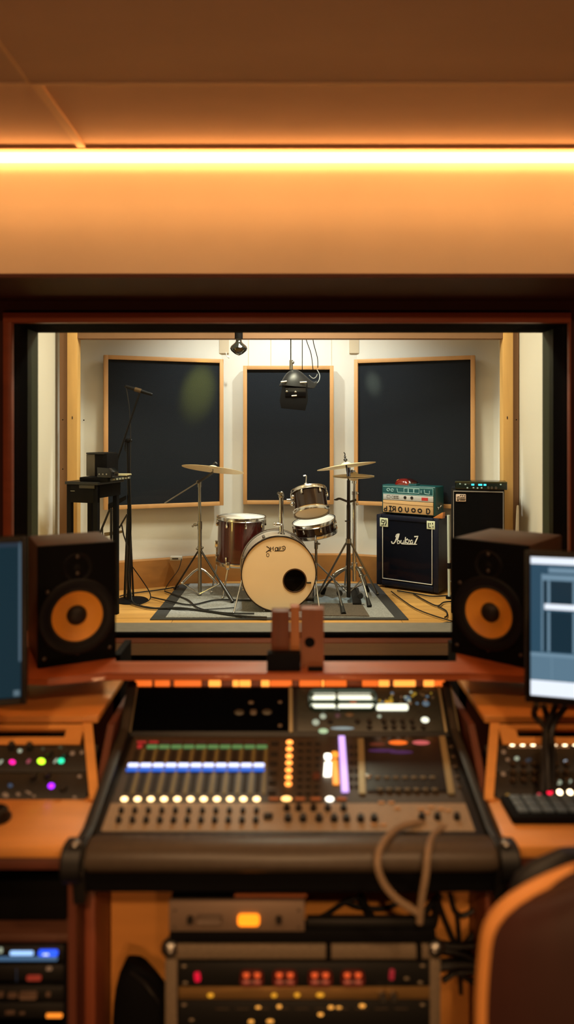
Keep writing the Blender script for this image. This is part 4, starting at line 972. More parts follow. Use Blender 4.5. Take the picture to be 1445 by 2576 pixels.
# --- desk wings
def wing(s, xi_top, xi_low, label):
    """s = -1 west, +1 east; xi = inner edges"""
    t = thing('desk_wing', label, 'desk', (s * .9, 2.0, 0), 0)
    xo = s * 1.75
    bx = lambda xi, y0, y1, z0, z1, bv=.004: MB().box(min(xi, xo), max(xi, xo), y0, y1, z0, z1, bv)
    tz = ZC - .864
    bx(xi_top, 2.155, 2.50, tz - .022, tz).build('upper_top', orangew, t)
    lz = ZC - 1.020
    m = MB().prism([(xi_low, 1.75), (xo, 1.75), (xo, 1.99), (xi_low + s * .012, 1.99)], lz - .030, lz, bev=.005).build('lower_top', orangew, t)
    MB().box(min(xi_low, xo), max(xi_low, xo), 1.757, 1.78, lz - .062, lz - .031, .003).build('front_edge', darkwood, t)
    # sloping rack bay
    A = Vector((0, 1.964, lz)); B = Vector((0, 2.15, tz - .022)); L = (B - A).length
    FR = frame(A, (1, 0, 0), B - A)
    xs = xi_top + s * .045
    i0, i1 = (XY(245, 1.964), XY(228, 1.964)) if s < 0 else (XY(1218, 1.964), XY(1240, 1.964))
    st_ = MB().prism([(xi_low, 0), (xi_low + s * .026, 0), (xs - s * .002, L), (xs - s * .03, L)], -.003, .006, FR).build('side_strip', orangewd, t)
    rb = L * .72
    fx = xs - s * .006
    top = MB()
    # slotted rail: frame round a dark slot
    z = lambda v: rb + (L - rb) * v
    lo, hi = sorted((fx, xo))
    for a0, a1, v0, v1 in ((lo, hi, 0, .36), (lo, hi, .74, 1)): top.box(a0, a1, z(v0), z(v1), -.015, .0, 0, FR)
    if s < 0: top.box(fx - .05, fx, z(.36), z(.74), -.015, 0, 0, FR)
    else: top.box(fx, fx + .05, z(.36), z(.74), -.015, 0, 0, FR)
    top.build('slotted_rail', orangewd, t)
    lo2, hi2 = sorted((fx + s * .05, xo))
    MB().box(lo2, hi2, z(.30), z(.80), -.04, -.0155, 0, FR).build('slot_back', blackm, t)
    # side cheek facing the console
    MB().prism([(1.76, lz - .06), (1.964, lz - .031), (2.15, tz - .0225), (2.48, tz - .0225), (2.48, 0), (1.76, 0)], 0, .02, Matrix(((0, 0, s, xi_low + s * .004), (1, 0, 0, 0), (0, 1, 0, 0), (0, 0, 0, 1)))).build('side_panel', darkwood, t)
    return t, FR, rb, lz, tz
tw, FL, rbL, LZ, TZ = wing(-1, -.570, -.515, 'orange beech desk wing holding a rack with green and magenta lights')
te, FRr, rbR, _, _ = wing(1, .595, .540, 'orange beech desk wing holding a rack with a row of white lights')

def place_led(parent, px_, py_, fr, w, h, m, name='light', ang=0, th=.004):
    p = on(px_, py_, fr); k = p.y / F
    return MB().box(-w * k / 2, w * k / 2, -h * k / 2, h * k / 2, 0, th, min(w, h) * k * .3).build(name, m, parent, at=at(fr, p, ang))
def place_oval(parent, px_, py_, fr, w, h, m, name='light', ang=0, th=.003):
    p = on(px_, py_, fr); k = p.y / F
    return MB().ball((0, 0, 0), 1, (w * k / 2, h * k / 2, th), u=14, v=8).build(name, m, parent, at=at(fr, p, ang))
def place_knob(parent, px_, py_, fr, r, m=knobm, name='knob', hgt=.012):
    p = on(px_, py_, fr); k = p.y / F
    return MB().lathe([(0, hgt), (r * k * .8, hgt), (r * k, hgt * .2), (r * k, 0), (0, 0)], None, 16).build(name, m, parent, at=at(fr, p))
# west rack units
def rack_face(name, label, fr, x0, x1, y0, y1, m=blackm):
    o = fr @ Vector(((x0 + x1) / 2, y0, 0))
    t = thing(name, label, 'rack unit', o)
    MB().box(min(x0, x1), max(x0, x1), y0, y1, -.06, -.004, .001, fr).build('panel', m, t)
    return t
FL2 = FL @ Matrix.Translation((0, 0, -.004)); FR2 = FRr @ Matrix.Translation((0, 0, -.004))
facem = mat('rack face dark', (16, 17, 18), .5)
hL = rbL / 2
u1 = rack_face('rack_unit', 'upper sloping rack unit with magenta, lime and teal lights in the desk wing', FL, -1.7, -.555, hL + .001, rbL, facem)
u2 = rack_face('rack_unit', 'lower sloping rack unit with one violet light in the desk wing', FL, -1.7, -.555, .003, hL - .001, facem)
for x, y, w, h, m in ((31, 1917, 22, 14, L_mag), (104, 1915, 26, 18, L_lime), (154, 1914, 20, 17, L_teal), (72, 1915, 12, 16, led('pinkish', (200, 90, 110), .5)), (50, 1889, 14, 12, L_pale), (182, 1895, 16, 15, L_tan), (206, 1893, 12, 12, L_tan), (140, 1914, 8, 18, L_pale), (108, 1884, 12, 10, led('dim olive', (110, 110, 80), .25)), (152, 1880, 16, 10, led('dim olive', (110, 110, 80), .25)), (195, 1864, 12, 9, L_tan), (2, 1917, 8, 18, L_pale)):
    place_oval(u1, x, y, FL2, w * .8, h * .8, m, ang=R(-25))
for x, y, w, h, m in ((129, 1977, 22, 18, L_violet), (200, 1953, 14, 11, L_tan), (26, 1976, 16, 12, led('dim blue', (70, 100, 130), .5)), (46, 1998, 16, 10, L_tan), (72, 1994, 26, 7, L_tan), (14, 2000, 24, 14, L_tan), (188, 2006, 14, 9, L_tan), (86, 2003, 10, 8, L_tan)):
    place_oval(u2, x, y, FL2, w * .8, h * .8, m, ang=R(-25))
for i, (x, y) in enumerate(((30, 1876), (75, 1878), (125, 1896), (165, 1898), (85, 1955), (120, 1950), (160, 1985))): place_knob(u1 if y < 1930 else u2, x, y, FL2, 9, mat('grey knob', (40, 40, 40), .4))
m1 = rack_face('rack_unit', 'upper sloping rack unit with a row of bright white lights in the desk wing', FRr, .58, 1.7, hL + .001, rbL, facem)
m2 = rack_face('rack_unit', 'lower sloping rack unit with small red and pink lights in the desk wing', FRr, .58, 1.7, .003, hL - .001, facem)
L_row = led('rack row', (255, 226, 180), 7)
for x in (1288, 1314, 1340, 1367, 1394, 1420, 1446, 1472): place_oval(m1, x, 1868, FR2, 19, 18, L_row, ang=R(20))
for x in (1290, 1316, 1342, 1368, 1396, 1422): place_led(m1, x, 1880, FR2, 22, 5, led('warm rim', (190, 130, 80), .5), 'light_bezel')
for x, y, w, h, m in ((1268, 1892, 14, 12, L_tan), (1278, 1911, 13, 10, L_tan), (1301, 1908, 15, 11, L_pale), (1425, 1917, 13, 12, led('cold white', (210, 225, 240), 1.2)), (1330, 1912, 20, 10, led('dim slate', (60, 80, 96), .35)), (1272, 1862, 12, 14, L_tan)): place_oval(m1, x, y, FR2, w * .85, h * .85, m, ang=R(25))
for x, y, w, h, m in ((1267, 1947, 15, 14, L_tan), (1278, 2001, 15, 12, led('dim gold', (190, 140, 60), .4)), (1407, 1968, 18, 13, L_pale), (1432, 1966, 20, 10, L_pale), (1358, 1998, 14, 10, led('dim red', (220, 70, 80), .8)), (1384, 1993, 18, 14, L_red2), (1409, 1993, 16, 15, L_row), (1435, 1993, 16, 15, L_row)): place_oval(m2, x, y, FR2, w * .85, h * .85, m, ang=R(25))
for k in range(18):
    x = 1290 + (k % 6) * 27; y = (1925, 1945, 1965)[k // 6]
    place_knob(m1 if y < 1936 else m2, x, y, FR2, 8, mat('bronze knob', (66, 52, 38), .4, .3))
# control surface keyboard on the east lower top
kd = 1.855; kx = XY(1287, kd)
t = thing('control_keyboard', 'black bordered control keyboard with slate keys on the desk wing', 'keyboard', (kx, kd, LZ))
MB().box(kx, kx + .50, kd - .012, kd + .10, LZ, LZ + .022, .006).build('body', blackm, t)
KFr = frame((kx, kd, LZ + .022), (1, 0, 0), (0, 1, 0)); k0 = None
for r in range(3):
    for c in range(13):
        q = Matrix.Translation((kx + .035 + c * .034, kd + .018 + r * .029, LZ + .021))
        if k0 is None: k0 = MB().box(-.0145, .0145, -.012, .012, 0, .008, .003).build('key', keyb, t, at=q)
        else: again(k0, t, q)
# round black puck at the edge of the west lower top
p = W(-2, 2062, 1.88)
t = thing('desk_controller', 'round black desk dial on the beech desk below the magenta lights', 'controller', (p.x, 1.87, LZ))
MB().lathe([(0, .034), (.018, .033), (.026, .026), (.030, .004), (.030, 0), (0, 0)], Matrix.Translation((p.x, 1.87, LZ)), 32).build('dial', black, t)
MB().lathe([(.030, .0), (.034, .001), (.034, .008), (.030, .009)], Matrix.Translation((p.x, 1.87, LZ)), 32, True).build('base_ring', darksteel, t)

# --- mixing console
t = thing('mixing_console', 'large black mixing console with lit faders, buttons and screens in the desk middle', 'mixing console', (0, 2.0, 0))
PA = Vector((0, 1.80, ZC - 1.012)); PB = Vector((0, 2.20, ZC - .9436)); PF = frame(PA, (1, 0, 0), PB - PA); PLn = (PB - PA).length
BA = Vector((0, 2.205, ZC - .936)); BB = Vector((0, 2.315, ZC - .832)); BF = frame(BA, (1, 0, 0), BB - BA); BL = (BB - BA).length
XL, XRr = -.468, .474
mp = lambda x0, x1, y0, y1, z0, z1, fr, bv=0: MB().box(x0, x1, y0, y1, z0, z1, bv, fr)
mp(XL - .015, XRr + .025, -.006, PLn, -.05, -.0005, PF, .003).build('fader_bed', consoleblk, t)
# dark upper part and taupe lower part of the fader bed
ysp = (PF.inverted() @ on(700, 2022, PF)).y
mp(XL, XRr, .0, ysp, -.002, .0015, PF).build('lower_panel', taupe, t)
mp(XL, XRr, ysp + .001, PLn - .004, -.002, .001, PF).build('upper_panel', mat('console dark taupe', (58, 50, 42), .5, var=.2, scale=(120, 120, 120)), t)
mp(XL - .02, XRr + .06, -.01, BL, -.04, -.001, BF, .003).build('meter_bridge', consoleblk, t)
mp(XL - .012, XL + .472, .006, BL - .006, -.002, .003, BF, .001).build('blank_panel', mat('blank black', (3, 4, 8), .8, spec=.02), t)
mp(XL + .500, XRr + .01, .004, BL - .006, -.002, .002, BF, .001).build('display_panel', mat('display grey', (48, 52, 46), .4, var=.35, scale=(90, 90, 90)), t)
for x0, x1 in ((XL - .026, XL - .014), (XL + .474, XL + .486), (XRr + .012, XRr + .02), (XRr + .044, XRr + .058)): mp(x0, x1, .0, BL, -.006, .008, BF, .002).build('bridge_trim', taupeline, t)
# side cheeks: dark profile following the console, with armrest ends
for s in (-1, 1):
    xb = XL - .016 if s < 0 else XRr + .027
    prof = [(1.715, ZC - 1.14), (1.70, ZC - 1.06), (1.715, ZC - .995), (1.80, ZC - 1.000), (2.19, ZC - .915), (2.33, ZC - .80), (2.36, ZC - .83), (2.36, ZC - 1.10), (1.80, ZC - 1.14)]
    MB().prism(prof, 0, s * (.030 if s < 0 else .024), Matrix(((0, 0, 1, xb), (1, 0, 0, 0), (0, 1, 0, 0), (0, 0, 0, 1))), .004).build('side_cheek', mat('cheek black', (24, 22, 20), .5), t)
    MB().rod((xb + s * .004, 1.72, ZC - 1.035), (xb + s * .045, 1.72, ZC - 1.035), .048, seg=24).ball((xb + s * .045, 1.72, ZC - 1.035), .046, (.3, 1, 1)).build('armrest_end', consoleblk, t)
    MB().ball((xb + s * .02, 1.70, ZC - .985), .013, (1, 1, .6)).build('end_bolt', steel, t)
# padded armrest
rows = []
for x in (XL - .012, XL, XRr + .012, XRr + .026):
    k = .9 if x in (XL - .012, XRr + .026) else 1
    rows.append([(x, 1.735 + .052 * k * math.cos(R(a)), ZC - 1.028 + .034 * k * math.sin(R(a))) for a in range(0, 360, 20)])
MB().loft(rows).build('armrest', leather, t)
MB().box(XL - .03, XRr + .045, 1.722, 1.80, ZC - 1.118, ZC - 1.03, .01).build('front_panel', blackm, t)
mp(XL - .01, XRr + .02, -.03, -.002, -.03, .004, PF, .004).build('front_lip', consoleblk, t)
MB().box(XL - .03, XRr + .045, 1.79, 2.35, ZC - 1.145, ZC - 1.06, .006).build('underbody', blackm, t)
chx = [313 + 33.3 * i for i in range(11)]
# columns narrow towards the back: interpolate along lines to the vanishing direction
def col_x(i, py):
    xb = 313 + 33.3 * i; xt = 352 + 30.4 * i
    return xb + (xt - xb) * (2010 - py) / (2010 - 1868)
def slab(px0, py0, px1, py1, fr, m, name, th=.003, z=0, wd=6):
    """thin bar between two photo points on a plane"""
    a, b = fr.inverted() @ on(px0, py0, fr), fr.inverted() @ on(px1, py1, fr)
    w = wd * 2.0 / F / 2
    return MB().prism([(a.x - w, a.y), (a.x + w, a.y), (b.x + w, b.y), (b.x - w, b.y)], z, z + th, fr).build(name, m, t)
P2 = PF @ Matrix.Translation((0, 0, .001))
for i in range(11):
    slab(col_x(i, 1994), 1994, col_x(i, 1888), 1888, P2, slotm, 'fader_slot', .0015, wd=13)
    slab(col_x(i + .5, 1998), 1998, col_x(i + .5, 1886), 1886, P2, ridge, 'channel_rib', .003, wd=8)
    place_oval(t, col_x(i, 2010), 2010, PF @ Matrix.Translation((0, 0, .004)), 17, 12, L_warm, 'channel_button', th=.005)
    dsp = place_led(t, col_x(i, 1927), 1926, PF @ Matrix.Translation((0, 0, .004)), 27, 11, L_bwhite, 'channel_display')
    place_led(t, col_x(i, 1939), 1938, PF @ Matrix.Translation((0, 0, .003)), 30, 10, L_blue, 'blue_strip')
    if i > 0: place_led(t, col_x(i, 1880) + 4, 1880, PF @ Matrix.Translation((0, 0, .002)), 27, 11, L_green, 'green_meter')
    place_led(t, col_x(i, 1866) + 4, 1868, PF @ Matrix.Translation((0, 0, .002)), 24, 6, L_red if i < 2 else led('dim brick', (110, 50, 44), .3), 'peak_light')
    for py, r in ((2044, 7), (2068, 8)):
        if i == 0 and py == 2044: pass
        place_knob(t, col_x(i, py) + 2, py, PF, r, knobm, 'channel_knob', .014)
place_oval(t, 352, 1877, PF @ Matrix.Translation((0, 0, .003)), 14, 18, L_red, 'peak_light')
for py in (1872, 1898, 1922, 1946, 1970, 1996): place_led(t, 692 - (py - 1872) * .06, py, P2, 20, 12, slotm, 'dark_button')
place_led(t, 675, 2057, PF, 24, 22, knobm, 'square_button', th=.01)
for py in (1867, 1884, 1902, 1919, 1937, 1955, 1972): place_oval(t, 729 - (py - 1867) * .03, py, PF @ Matrix.Translation((0, 0, .004)), 17, 14, L_amber, 'amber_button', th=.005)
place_oval(t, 721, 2009, PF @ Matrix.Translation((0, 0, .005)), 26, 13, led('warm big', (255, 190, 110), 3.5), 'lit_button', th=.005)
place_oval(t, 830, 2010, PF @ Matrix.Translation((0, 0, .005)), 20, 13, L_white, 'lit_button', th=.005)
for c_, px_ in enumerate((757, 778, 800)):
    for py in range(1872, 2000, 18): place_led(t, px_ - (py - 1872) * .02, py, P2, 14, 9, slotm, 'dark_button')
slab(824, 1955, 826, 1922, P2, L_white, 'white_meter', .004, .002, 17)
place_led(t, 825, 1905, PF @ Matrix.Translation((0, 0, .003)), 16, 16, L_white, 'white_button')
slab(846, 1976, 842, 1915, P2, led('orange meter', (255, 150, 50), 1.6), 'orange_meter', .004, .002, 15)
place_led(t, 843, 1900, PF @ Matrix.Translation((0, 0, .003)), 16, 18, led('orange meter', (255, 150, 50), 1.6), 'orange_button')
slab(869, 1995, 860, 1856, P2, L_purple, 'lilac_meter', .005, .002, 17)
place_led(t, 797, 1955, PF @ Matrix.Translation((0, 0, .002)), 18, 24, led('dim rust', (130, 50, 20), .3), 'rust_button')
for px_ in (884, 898):
    for py in range(1880, 1990, 20): place_led(t, px_, py, P2, 10, 10, slotm, 'dark_button')
# touch screen
a, b = PF.inverted() @ on(925, 1990, PF), PF.inverted() @ on(1100, 1862, PF)
q = [on(925, 1993, PF), on(1125, 1993, PF), on(1102, 1858, PF), on(916, 1858, PF)]; q = [PF.inverted() @ v for v in q]
scn = MB().prism([(v.x, v.y) for v in q], .001, .006, PF).build('touch_screen', mat('touch glass', (34, 32, 34), .25), t)
S2 = PF @ Matrix.Translation((0, 0, .0062))
for x, y, w, h, m in ((1002, 1868, 48, 18, led('screen orange', (255, 110, 30), 1.2)), (1060, 1868, 44, 18, led('screen pink', (240, 110, 110), .7)), (950, 1872, 40, 12, led('screen rust', (150, 60, 40), .35)), (962, 1888, 70, 12, L_reflect), (1010, 1892, 60, 12, L_reflect)): place_oval(t, x, y, S2, w, h, m, 'screen_reflection', th=.0012)  # reflections on the dark screen, put in as glowing ovals
for r in range(2):
    for c_ in range(7): place_led(t, 950 + c_ * 23 + r * 6, 1957 + r * 30, S2, 15, 9, mat('screen button', (96, 88, 70), .5), 'soft_button')
slab(912, 2000, 908, 1862, P2, taupeline, 'screen_trim', .004, .002, 16); slab(1136, 2000, 1113, 1856, P2, taupeline, 'screen_trim', .004, .002, 16)
for py in (1880, 1905, 1930, 1955, 1980): place_led(t, 1135 + (py - 1880) * .2, py, P2, 12, 9, mat('brown button', (70, 58, 46), .5), 'side_button')
place_oval(t, 927, 1952, PF @ Matrix.Translation((0, 0, .008)), 20, 16, steel, 'jog_button')
# knobs on the lower taupe panel
for x in (722, 752, 789, 825, 865): place_knob(t, x, 2037, PF, 9, knobm, 'master_knob', .014)
for x in (725, 763, 803, 841, 872, 908, 942): place_knob(t, x, 2064, PF, 10, knobm, 'master_knob', .016)
for x in (1062, 1101, 1150): place_knob(t, x, 2060, PF, 9, knobm, 'master_knob', .016)
for x, y in ((985, 2020), (1000, 2035), (1060, 2036), (1085, 2032), (1110, 2036), (1128, 2040), (1075, 2045), (960, 2020), (940, 2075), (965, 2076)): place_led(t, x, y, PF @ Matrix.Translation((0, 0, .0015)), 16, 8, mat('pale tan button', (176, 140, 104), .5), 'tan_button')
for x in (690, 755, 795, 860): place_led(t, x, 2011, PF @ Matrix.Translation((0, 0, .0015)), 26, 9, mat('copper button', (170, 110, 76), .5), 'tan_button')
# meter bridge displays
B2 = BF @ Matrix.Translation((0, 0, .002)); B3 = BF @ Matrix.Translation((0, 0, .003))
L_disp = led('display', (250, 250, 222), 1.5)
gb = mat('dim green back', (30, 56, 44), .4)
place_led(t, 862, 1766, B2, 172, 54, gb, 'display_back', th=.001)
for x, y, w in ((813, 1753, 62), (897, 1753, 92), (813, 1780, 62), (897, 1780, 92), (987, 1780, 80)): place_led(t, x, y, B3, w, 15, L_disp, 'lit_display', th=.002)
place_led(t, 889, 1767, B3, 16, 6, led('display orange', (200, 90, 30), .6), 'status_light')
rs = random.Random(3)
for k in range(26):
    x, y = rs.uniform(950, 1090), rs.uniform(1740, 1772); c_ = rs.choice([L_tan, L_pale, led('speck gold', (200, 160, 50), .6), led('speck blue', (110, 140, 160), .5), mat('speck grey', (120, 116, 100), .4)])
    place_oval(t, x, y, B2, rs.uniform(4, 9), rs.uniform(4, 8), c_, 'panel_speck')
for x, y, w, h, m in ((978, 1766, 22, 8, led('gold bar', (230, 170, 40), .8)), (1026, 1757, 16, 14, led('speck blue', (110, 140, 160), .5)), (1072, 1770, 18, 14, led('speck blue', (110, 140, 160), .5)), (813, 1802, 16, 14, L_pale), (795, 1817, 18, 16, L_pale), (814, 1839, 24, 13, led('pale green', (190, 220, 170), .9)), (862, 1832, 60, 8, led('pale blue bar', (170, 190, 190), .6)), (1070, 1811, 20, 15, L_disp), (850, 1800, 14, 12, led('dim rose', (130, 80, 90), .3)), (880, 1798, 22, 10, led('dim amber', (150, 90, 40), .3)), (955, 1802, 10, 8, L_pale)): place_oval(t, x, y, B2, w, h, m, 'bridge_light')
for x in (831, 900, 930, 966, 990, 1013, 1037): place_knob(t, x, 1815, B2, 7, knobm, 'bridge_knob', .01)
for x in (930, 970, 992, 1016, 1040, 1066): place_knob(t, x, 1830, B2, 7, knobm, 'bridge_knob', .01)
for x, y, w, h in ((602, 1792, 26, 16), (672, 1791, 26, 16)): place_oval(t, x, y, B3, w, h, mat('dull emblem', (72, 68, 58), .4, .4), 'round_dial')
for x, y, w, h in ((638, 1793, 17, 14), (632, 1768, 13, 8), (705, 1767, 10, 7), (705, 1826, 10, 8)): place_led(t, x, y, B3, w, h, mat('dull marker', (92, 78, 62), .5), 'small_button')
# taupe cables looped over the armrest
for i, pts in enumerate(([(1090, 2078, 1.86), (1050, 2070, 1.82), (1000, 2085, 1.78), (962, 2125, 1.70), (950, 2170, 1.66), (965, 2220, 1.655), (1000, 2262, 1.655), (1050, 2295, 1.66)], [(1165, 2080, 1.86), (1120, 2082, 1.82), (1092, 2100, 1.77), (1078, 2140, 1.68), (1072, 2200, 1.655), (1062, 2260, 1.655), (1056, 2320, 1.66)])):
    m = MB().tube([W(*p) for p in pts], .0085, 10, 6).build('looped_cable', cable_t, loc=W(*pts[0])); tag(m, ['thick taupe cable bowing out in a wide loop over the console armrest', 'thick taupe cable dropping straighter over the console armrest'][i], 'cable')

# ------------------------------------------------------------------ beneath the desk
# back board and side panels
t = thing('desk_back_board', 'orange wooden back board under the console behind the flight case', 'board', (0, 2.01, 0))
MB().box(-.492, .509, 2.0, 2.02, 0, ZC - 1.15).build('board', orangew, t)
sp = mat('desk end panel', (140, 72, 44), .5, var=.2, scale=(20, 20, 3))
for i, (x, lab) in enumerate(((-.508, 'reddish upright desk panel beside the rack with blue lights'), (.525, 'reddish upright desk panel behind the plywood chair back'))):
    m = MB().box(x - .014, x + .014, 1.84, 2.03, 0, ZC - 1.16, .003).build('desk_support_panel', sp, loc=(x, 1.95, 0)); tag(m, lab, 'panel')
# flight case rack
fy = 1.75; fx0, fx1 = XY(415, fy), XY(1110, fy); fz = ZC + (HY - 2380) / F * fy
t = thing('flight_case_rack', 'grey flight case rack with metal corners under the mixing console', 'rack case', ((fx0 + fx1) / 2, fy, 0))
MB().box(fx0, fx1, fy, fy + .04, fz - .034, fz, .005).build('top_rail', racktape, t)
for x0, x1 in ((fx0, fx0 + .03), (fx1 - .027, fx1)):
    MB().box(x0, x1, fy, fy + .12, 0, fz - .035, .004).build('side_post', racktape, t)
for x in (fx0 + .012, fx1 - .012): MB().ball((x, fy + .012, fz - .012), .024, (1, .9, .9)).build('corner_ball', steel, t)
MB().box(fx0 + .031, fx1 - .028, fy + .10, fy + .11, 0, fz - .12).build('back_panel', blackm, t)
MB().box(fx0 + .031, fx1 - .028, fy, fy + .215, 0, .03).build('base_panel', blackm, t)
for xx in (820, 1048): MB().box(XY(xx, fy), XY(xx + 14, fy), fy - .002, fy + .03, fz - .034, fz + .0012).build('latch', blackm, t)
def unit(name, label, y0, y1, face, x0=448, x1=1084, dd=.012):
    za, zb = ZC + (HY - y1) / F * fy, ZC + (HY - y0) / F * fy
    t = thing(name, label, 'rack unit', (0, fy + .02, za))
    MB().box(XY(x0, fy) + .003, XY(x1, fy) - .003, fy + .014, fy + .07, za, zb, .002).build('chassis', blackm, t)
    MB().box(XY(x0, fy) + .001, XY(x1, fy) - .001, fy + .004, fy + .0135, za, zb, .001).build('faceplate', face, t)
    return t, frame((0, fy + .0035, za), (1, 0, 0), (0, 0, 1))
t, UF = unit('rack_device', 'black rack unit with orange meter windows in the flight case', 2424, 2484, facem)
for x, w in ((634, 58), (717, 60), (806, 60), (888, 58)):
    place_led(t, x, 2457, UF, w, 36, mat('amber window', (40, 12, 8), .3, emit=.25, ecol=(120, 30, 14)), 'meter_window', th=.001)
    for dx in (-14, 14):
        place_oval(t, x + dx, 2452, UF @ Matrix.Translation((0, 0, .001)), 16, 18, L_ember, 'ember_light')
        place_led(t, x + dx, 2469, UF @ Matrix.Translation((0, 0, .001)), 16, 7, led('ember low', (200, 90, 60), .6), 'ember_bar')
place_led(t, 497, 2456, UF, 14, 22, led('rack crimson', (230, 10, 50), .9), 'red_light', R(8)); place_led(t, 986, 2450, UF, 12, 26, led('rack rose', (190, 40, 50), .5), 'red_light', R(-5))
for x, y in ((463, 2431), (466, 2473), (1064, 2430), (1058, 2472), (1024, 2462)): place_oval(t, x, y, UF, 15, 8, mat('rack screw', (120, 108, 90), .4, .5), 'screw')
t, UF = unit('rack_device', 'brushed gold rack unit between two black units in the flight case', 2487, 2517, goldface)
for x, y, w in ((806, 2503, 20), (530, 2504, 16), (690, 2504, 14), (748, 2503, 14)): place_oval(t, x, y, UF, w, 10, led('gold lamp', (250, 170, 40), .9 if x > 800 else .35), 'amber_light')
for x in (962, 990): place_knob(t, x, 2503, UF, 11, steel, 'knob')
t, UF = unit('rack_device', 'lowest black rack unit with scattered amber lights in the flight case', 2520, 2600, facem)
for x, y, w in ((912, 2530, 16), (853, 2536, 16), (833, 2534, 14), (703, 2532, 12), (632, 2570, 14), (680, 2569, 18), (807, 2552, 14), (650, 2535, 14)): place_oval(t, x, y, UF, w, 8, led('lamp amber', (255, 170, 70), 1.2), 'amber_light')
for x, y in ((463, 2528), (1064, 2528), (482, 2566)): place_oval(t, x, y, UF, 15, 7, MATS['rack screw'], 'screw')
for k in range(10): place_led(t, 560 + k * 50, 2536, UF, 34, 2.5, mat('panel groove', (60, 50, 40), .5), 'scale_mark')
m = MB().box(fx0 + .005, fx1 - .005, fy + .01, fy + .34, 0, .01)
m.bm.free()
# devices lying on top of the case
z0 = fz; z1 = ZC + (HY - 2346) / F * fy
t = thing('black_rack_tray', 'wide flat black device lying on top of the flight case', 'device', (0, fy, z0))
MB().box(XY(425, fy), XY(1100, fy), fy + .006, fy + .05, z0 + .001, z1, .004).build('case', blackm, t)
MB().box(XY(772, fy), XY(1098, fy), fy + .012, fy + .032, z1 + .0005, z1 + .024, .003).build('raised_lid', black, t)
z2 = ZC + (HY - 2266) / F * fy
t = thing('silver_amplifier', 'dull silver amplifier with a glowing amber window on top of the flight case', 'amplifier', (XY(595, fy), fy, z1))
MB().box(XY(426, fy), XY(766, fy), fy + .012, fy + .06, z1 + .001, z2 - .008, .003).build('case', blackm, t)
MB().box(XY(425, fy), XY(767, fy), fy + .002, fy + .0115, z1 + .001, z2 - .001, .002).build('faceplate', champagne, t)
AF = frame((0, fy + .0015, z1), (1, 0, 0), (0, 0, 1))
place_led(t, 626, 2312, AF, 54, 26, led('amber window lit', (255, 130, 20), 2.2), 'amber_window', th=.002)
place_led(t, 527, 2310, AF, 66, 24, mat('recess', (104, 88, 76), .5), 'recess_panel', th=.001)
for x in (479, 702): place_knob(t, x, 2311, AF, 9, knobm, 'knob', .012)
for x, y in ((440, 2290), (440, 2332), (752, 2290), (752, 2332)): place_oval(t, x, y, AF, 9, 7, mat('small bolt', (90, 76, 64), .4, .5), 'screw')
MB().box(XY(590, fy), XY(772, fy), fy + .012, fy + .06, z2 + .0005, z2 + .008).build('top_strip', mat('amber lit strip', (150, 84, 44), .4), t)  # silver strip; the amber light on it is put into the colour
# west floor rack
wy = 1.80; wx1 = XY(182, wy); wz = ZC + (HY - 2352) / F * wy
t = thing('floor_rack', 'dark floor rack with a wooden top edge and blue lights below the desk wing', 'rack', (wx1 - .3, wy, 0))
MB().box(wx1 - .62, wx1, wy + .001, wy + .37, wz - .02, wz, .003).build('top_board', mat('rack top wood', (96, 60, 44), .5, var=.3, scale=(4, 40, 40)), t)
MB().box(wx1 - .022, wx1, wy + .002, wy + .37, 0, wz - .021).build('side_board', blackm, t)
MB().box(wx1 - .62, wx1 - .6, wy + .002, wy + .37, 0, wz - .021).build('side_board', blackm, t)
MB().box(wx1 - .6, wx1 - .022, wy + .35, wy + .37, 0, wz - .021).build('back_board', blackm, t)
MB().box(wx1 - .6, wx1 - .022, wy, wy + .34, 0, .02).build('floor_board', blackm, t)
place_oval(t, 140, 2338, frame((0, wy + .10, 0), (1, 0, 0), (0, 0, 1)), 1, 1, L_cyan, 'pilot') if False else None
for (y0, y1, lab, ls) in ((2384, 2424, 'topmost floor rack unit with two bright blue displays', [(55, 2397, 58, 9, led('pale blue disp', (150, 190, 240), 1.6)), (122, 2396, 48, 14, led('blue disp', (40, 90, 255), 1.4)), (116, 2399, 16, 6, L_bwhite), (2, 2390, 8, 12, L_pale), (70, 2411, 150, 9, led('blue sheen', (90, 130, 170), .55))]),
                          (2434, 2474, 'second floor rack unit with a dim red display', [(86, 2459, 36, 12, led('dim red disp', (190, 60, 40), .45)), (124, 2424 + 12, 14, 8, L_tan), (42, 2452, 3, 34, led('grey line', (60, 66, 80), .3))]),
                          (2488, 2524, 'third floor rack unit with worn pale markings', [(72, 2502, 46, 18, mat('worn mark', (110, 88, 74), .6)), (32, 2502, 24, 12, MATS['worn mark']), (122, 2500, 12, 10, MATS['worn mark']), (3, 2500, 14, 12, MATS['worn mark']), (172, 2489, 12, 4, L_tan)]),
                          (2530, 2570, 'lowest floor rack unit with an orange light', [(137, 2554, 40, 9, led('orange lamp', (255, 140, 40), 1.3)), (26, 2546, 24, 8, MATS['worn mark']), (56, 2548, 14, 6, MATS['worn mark'])])):
    za, zb = ZC + (HY - y1) / F * wy, ZC + (HY - y0) / F * wy
    u = thing('rack_device', lab, 'rack unit', (wx1 - .3, wy, za))
    MB().box(wx1 - .598, wx1 - .024, wy + .008, wy + .30, za, zb, .002).build('case', facem, u)
    wf = frame((0, wy + .0075, za), (1, 0, 0), (0, 0, 1))
    for x, y, w, h, m in ls: place_led(u, x, y, wf, w, h, m, 'display_light', th=.002)
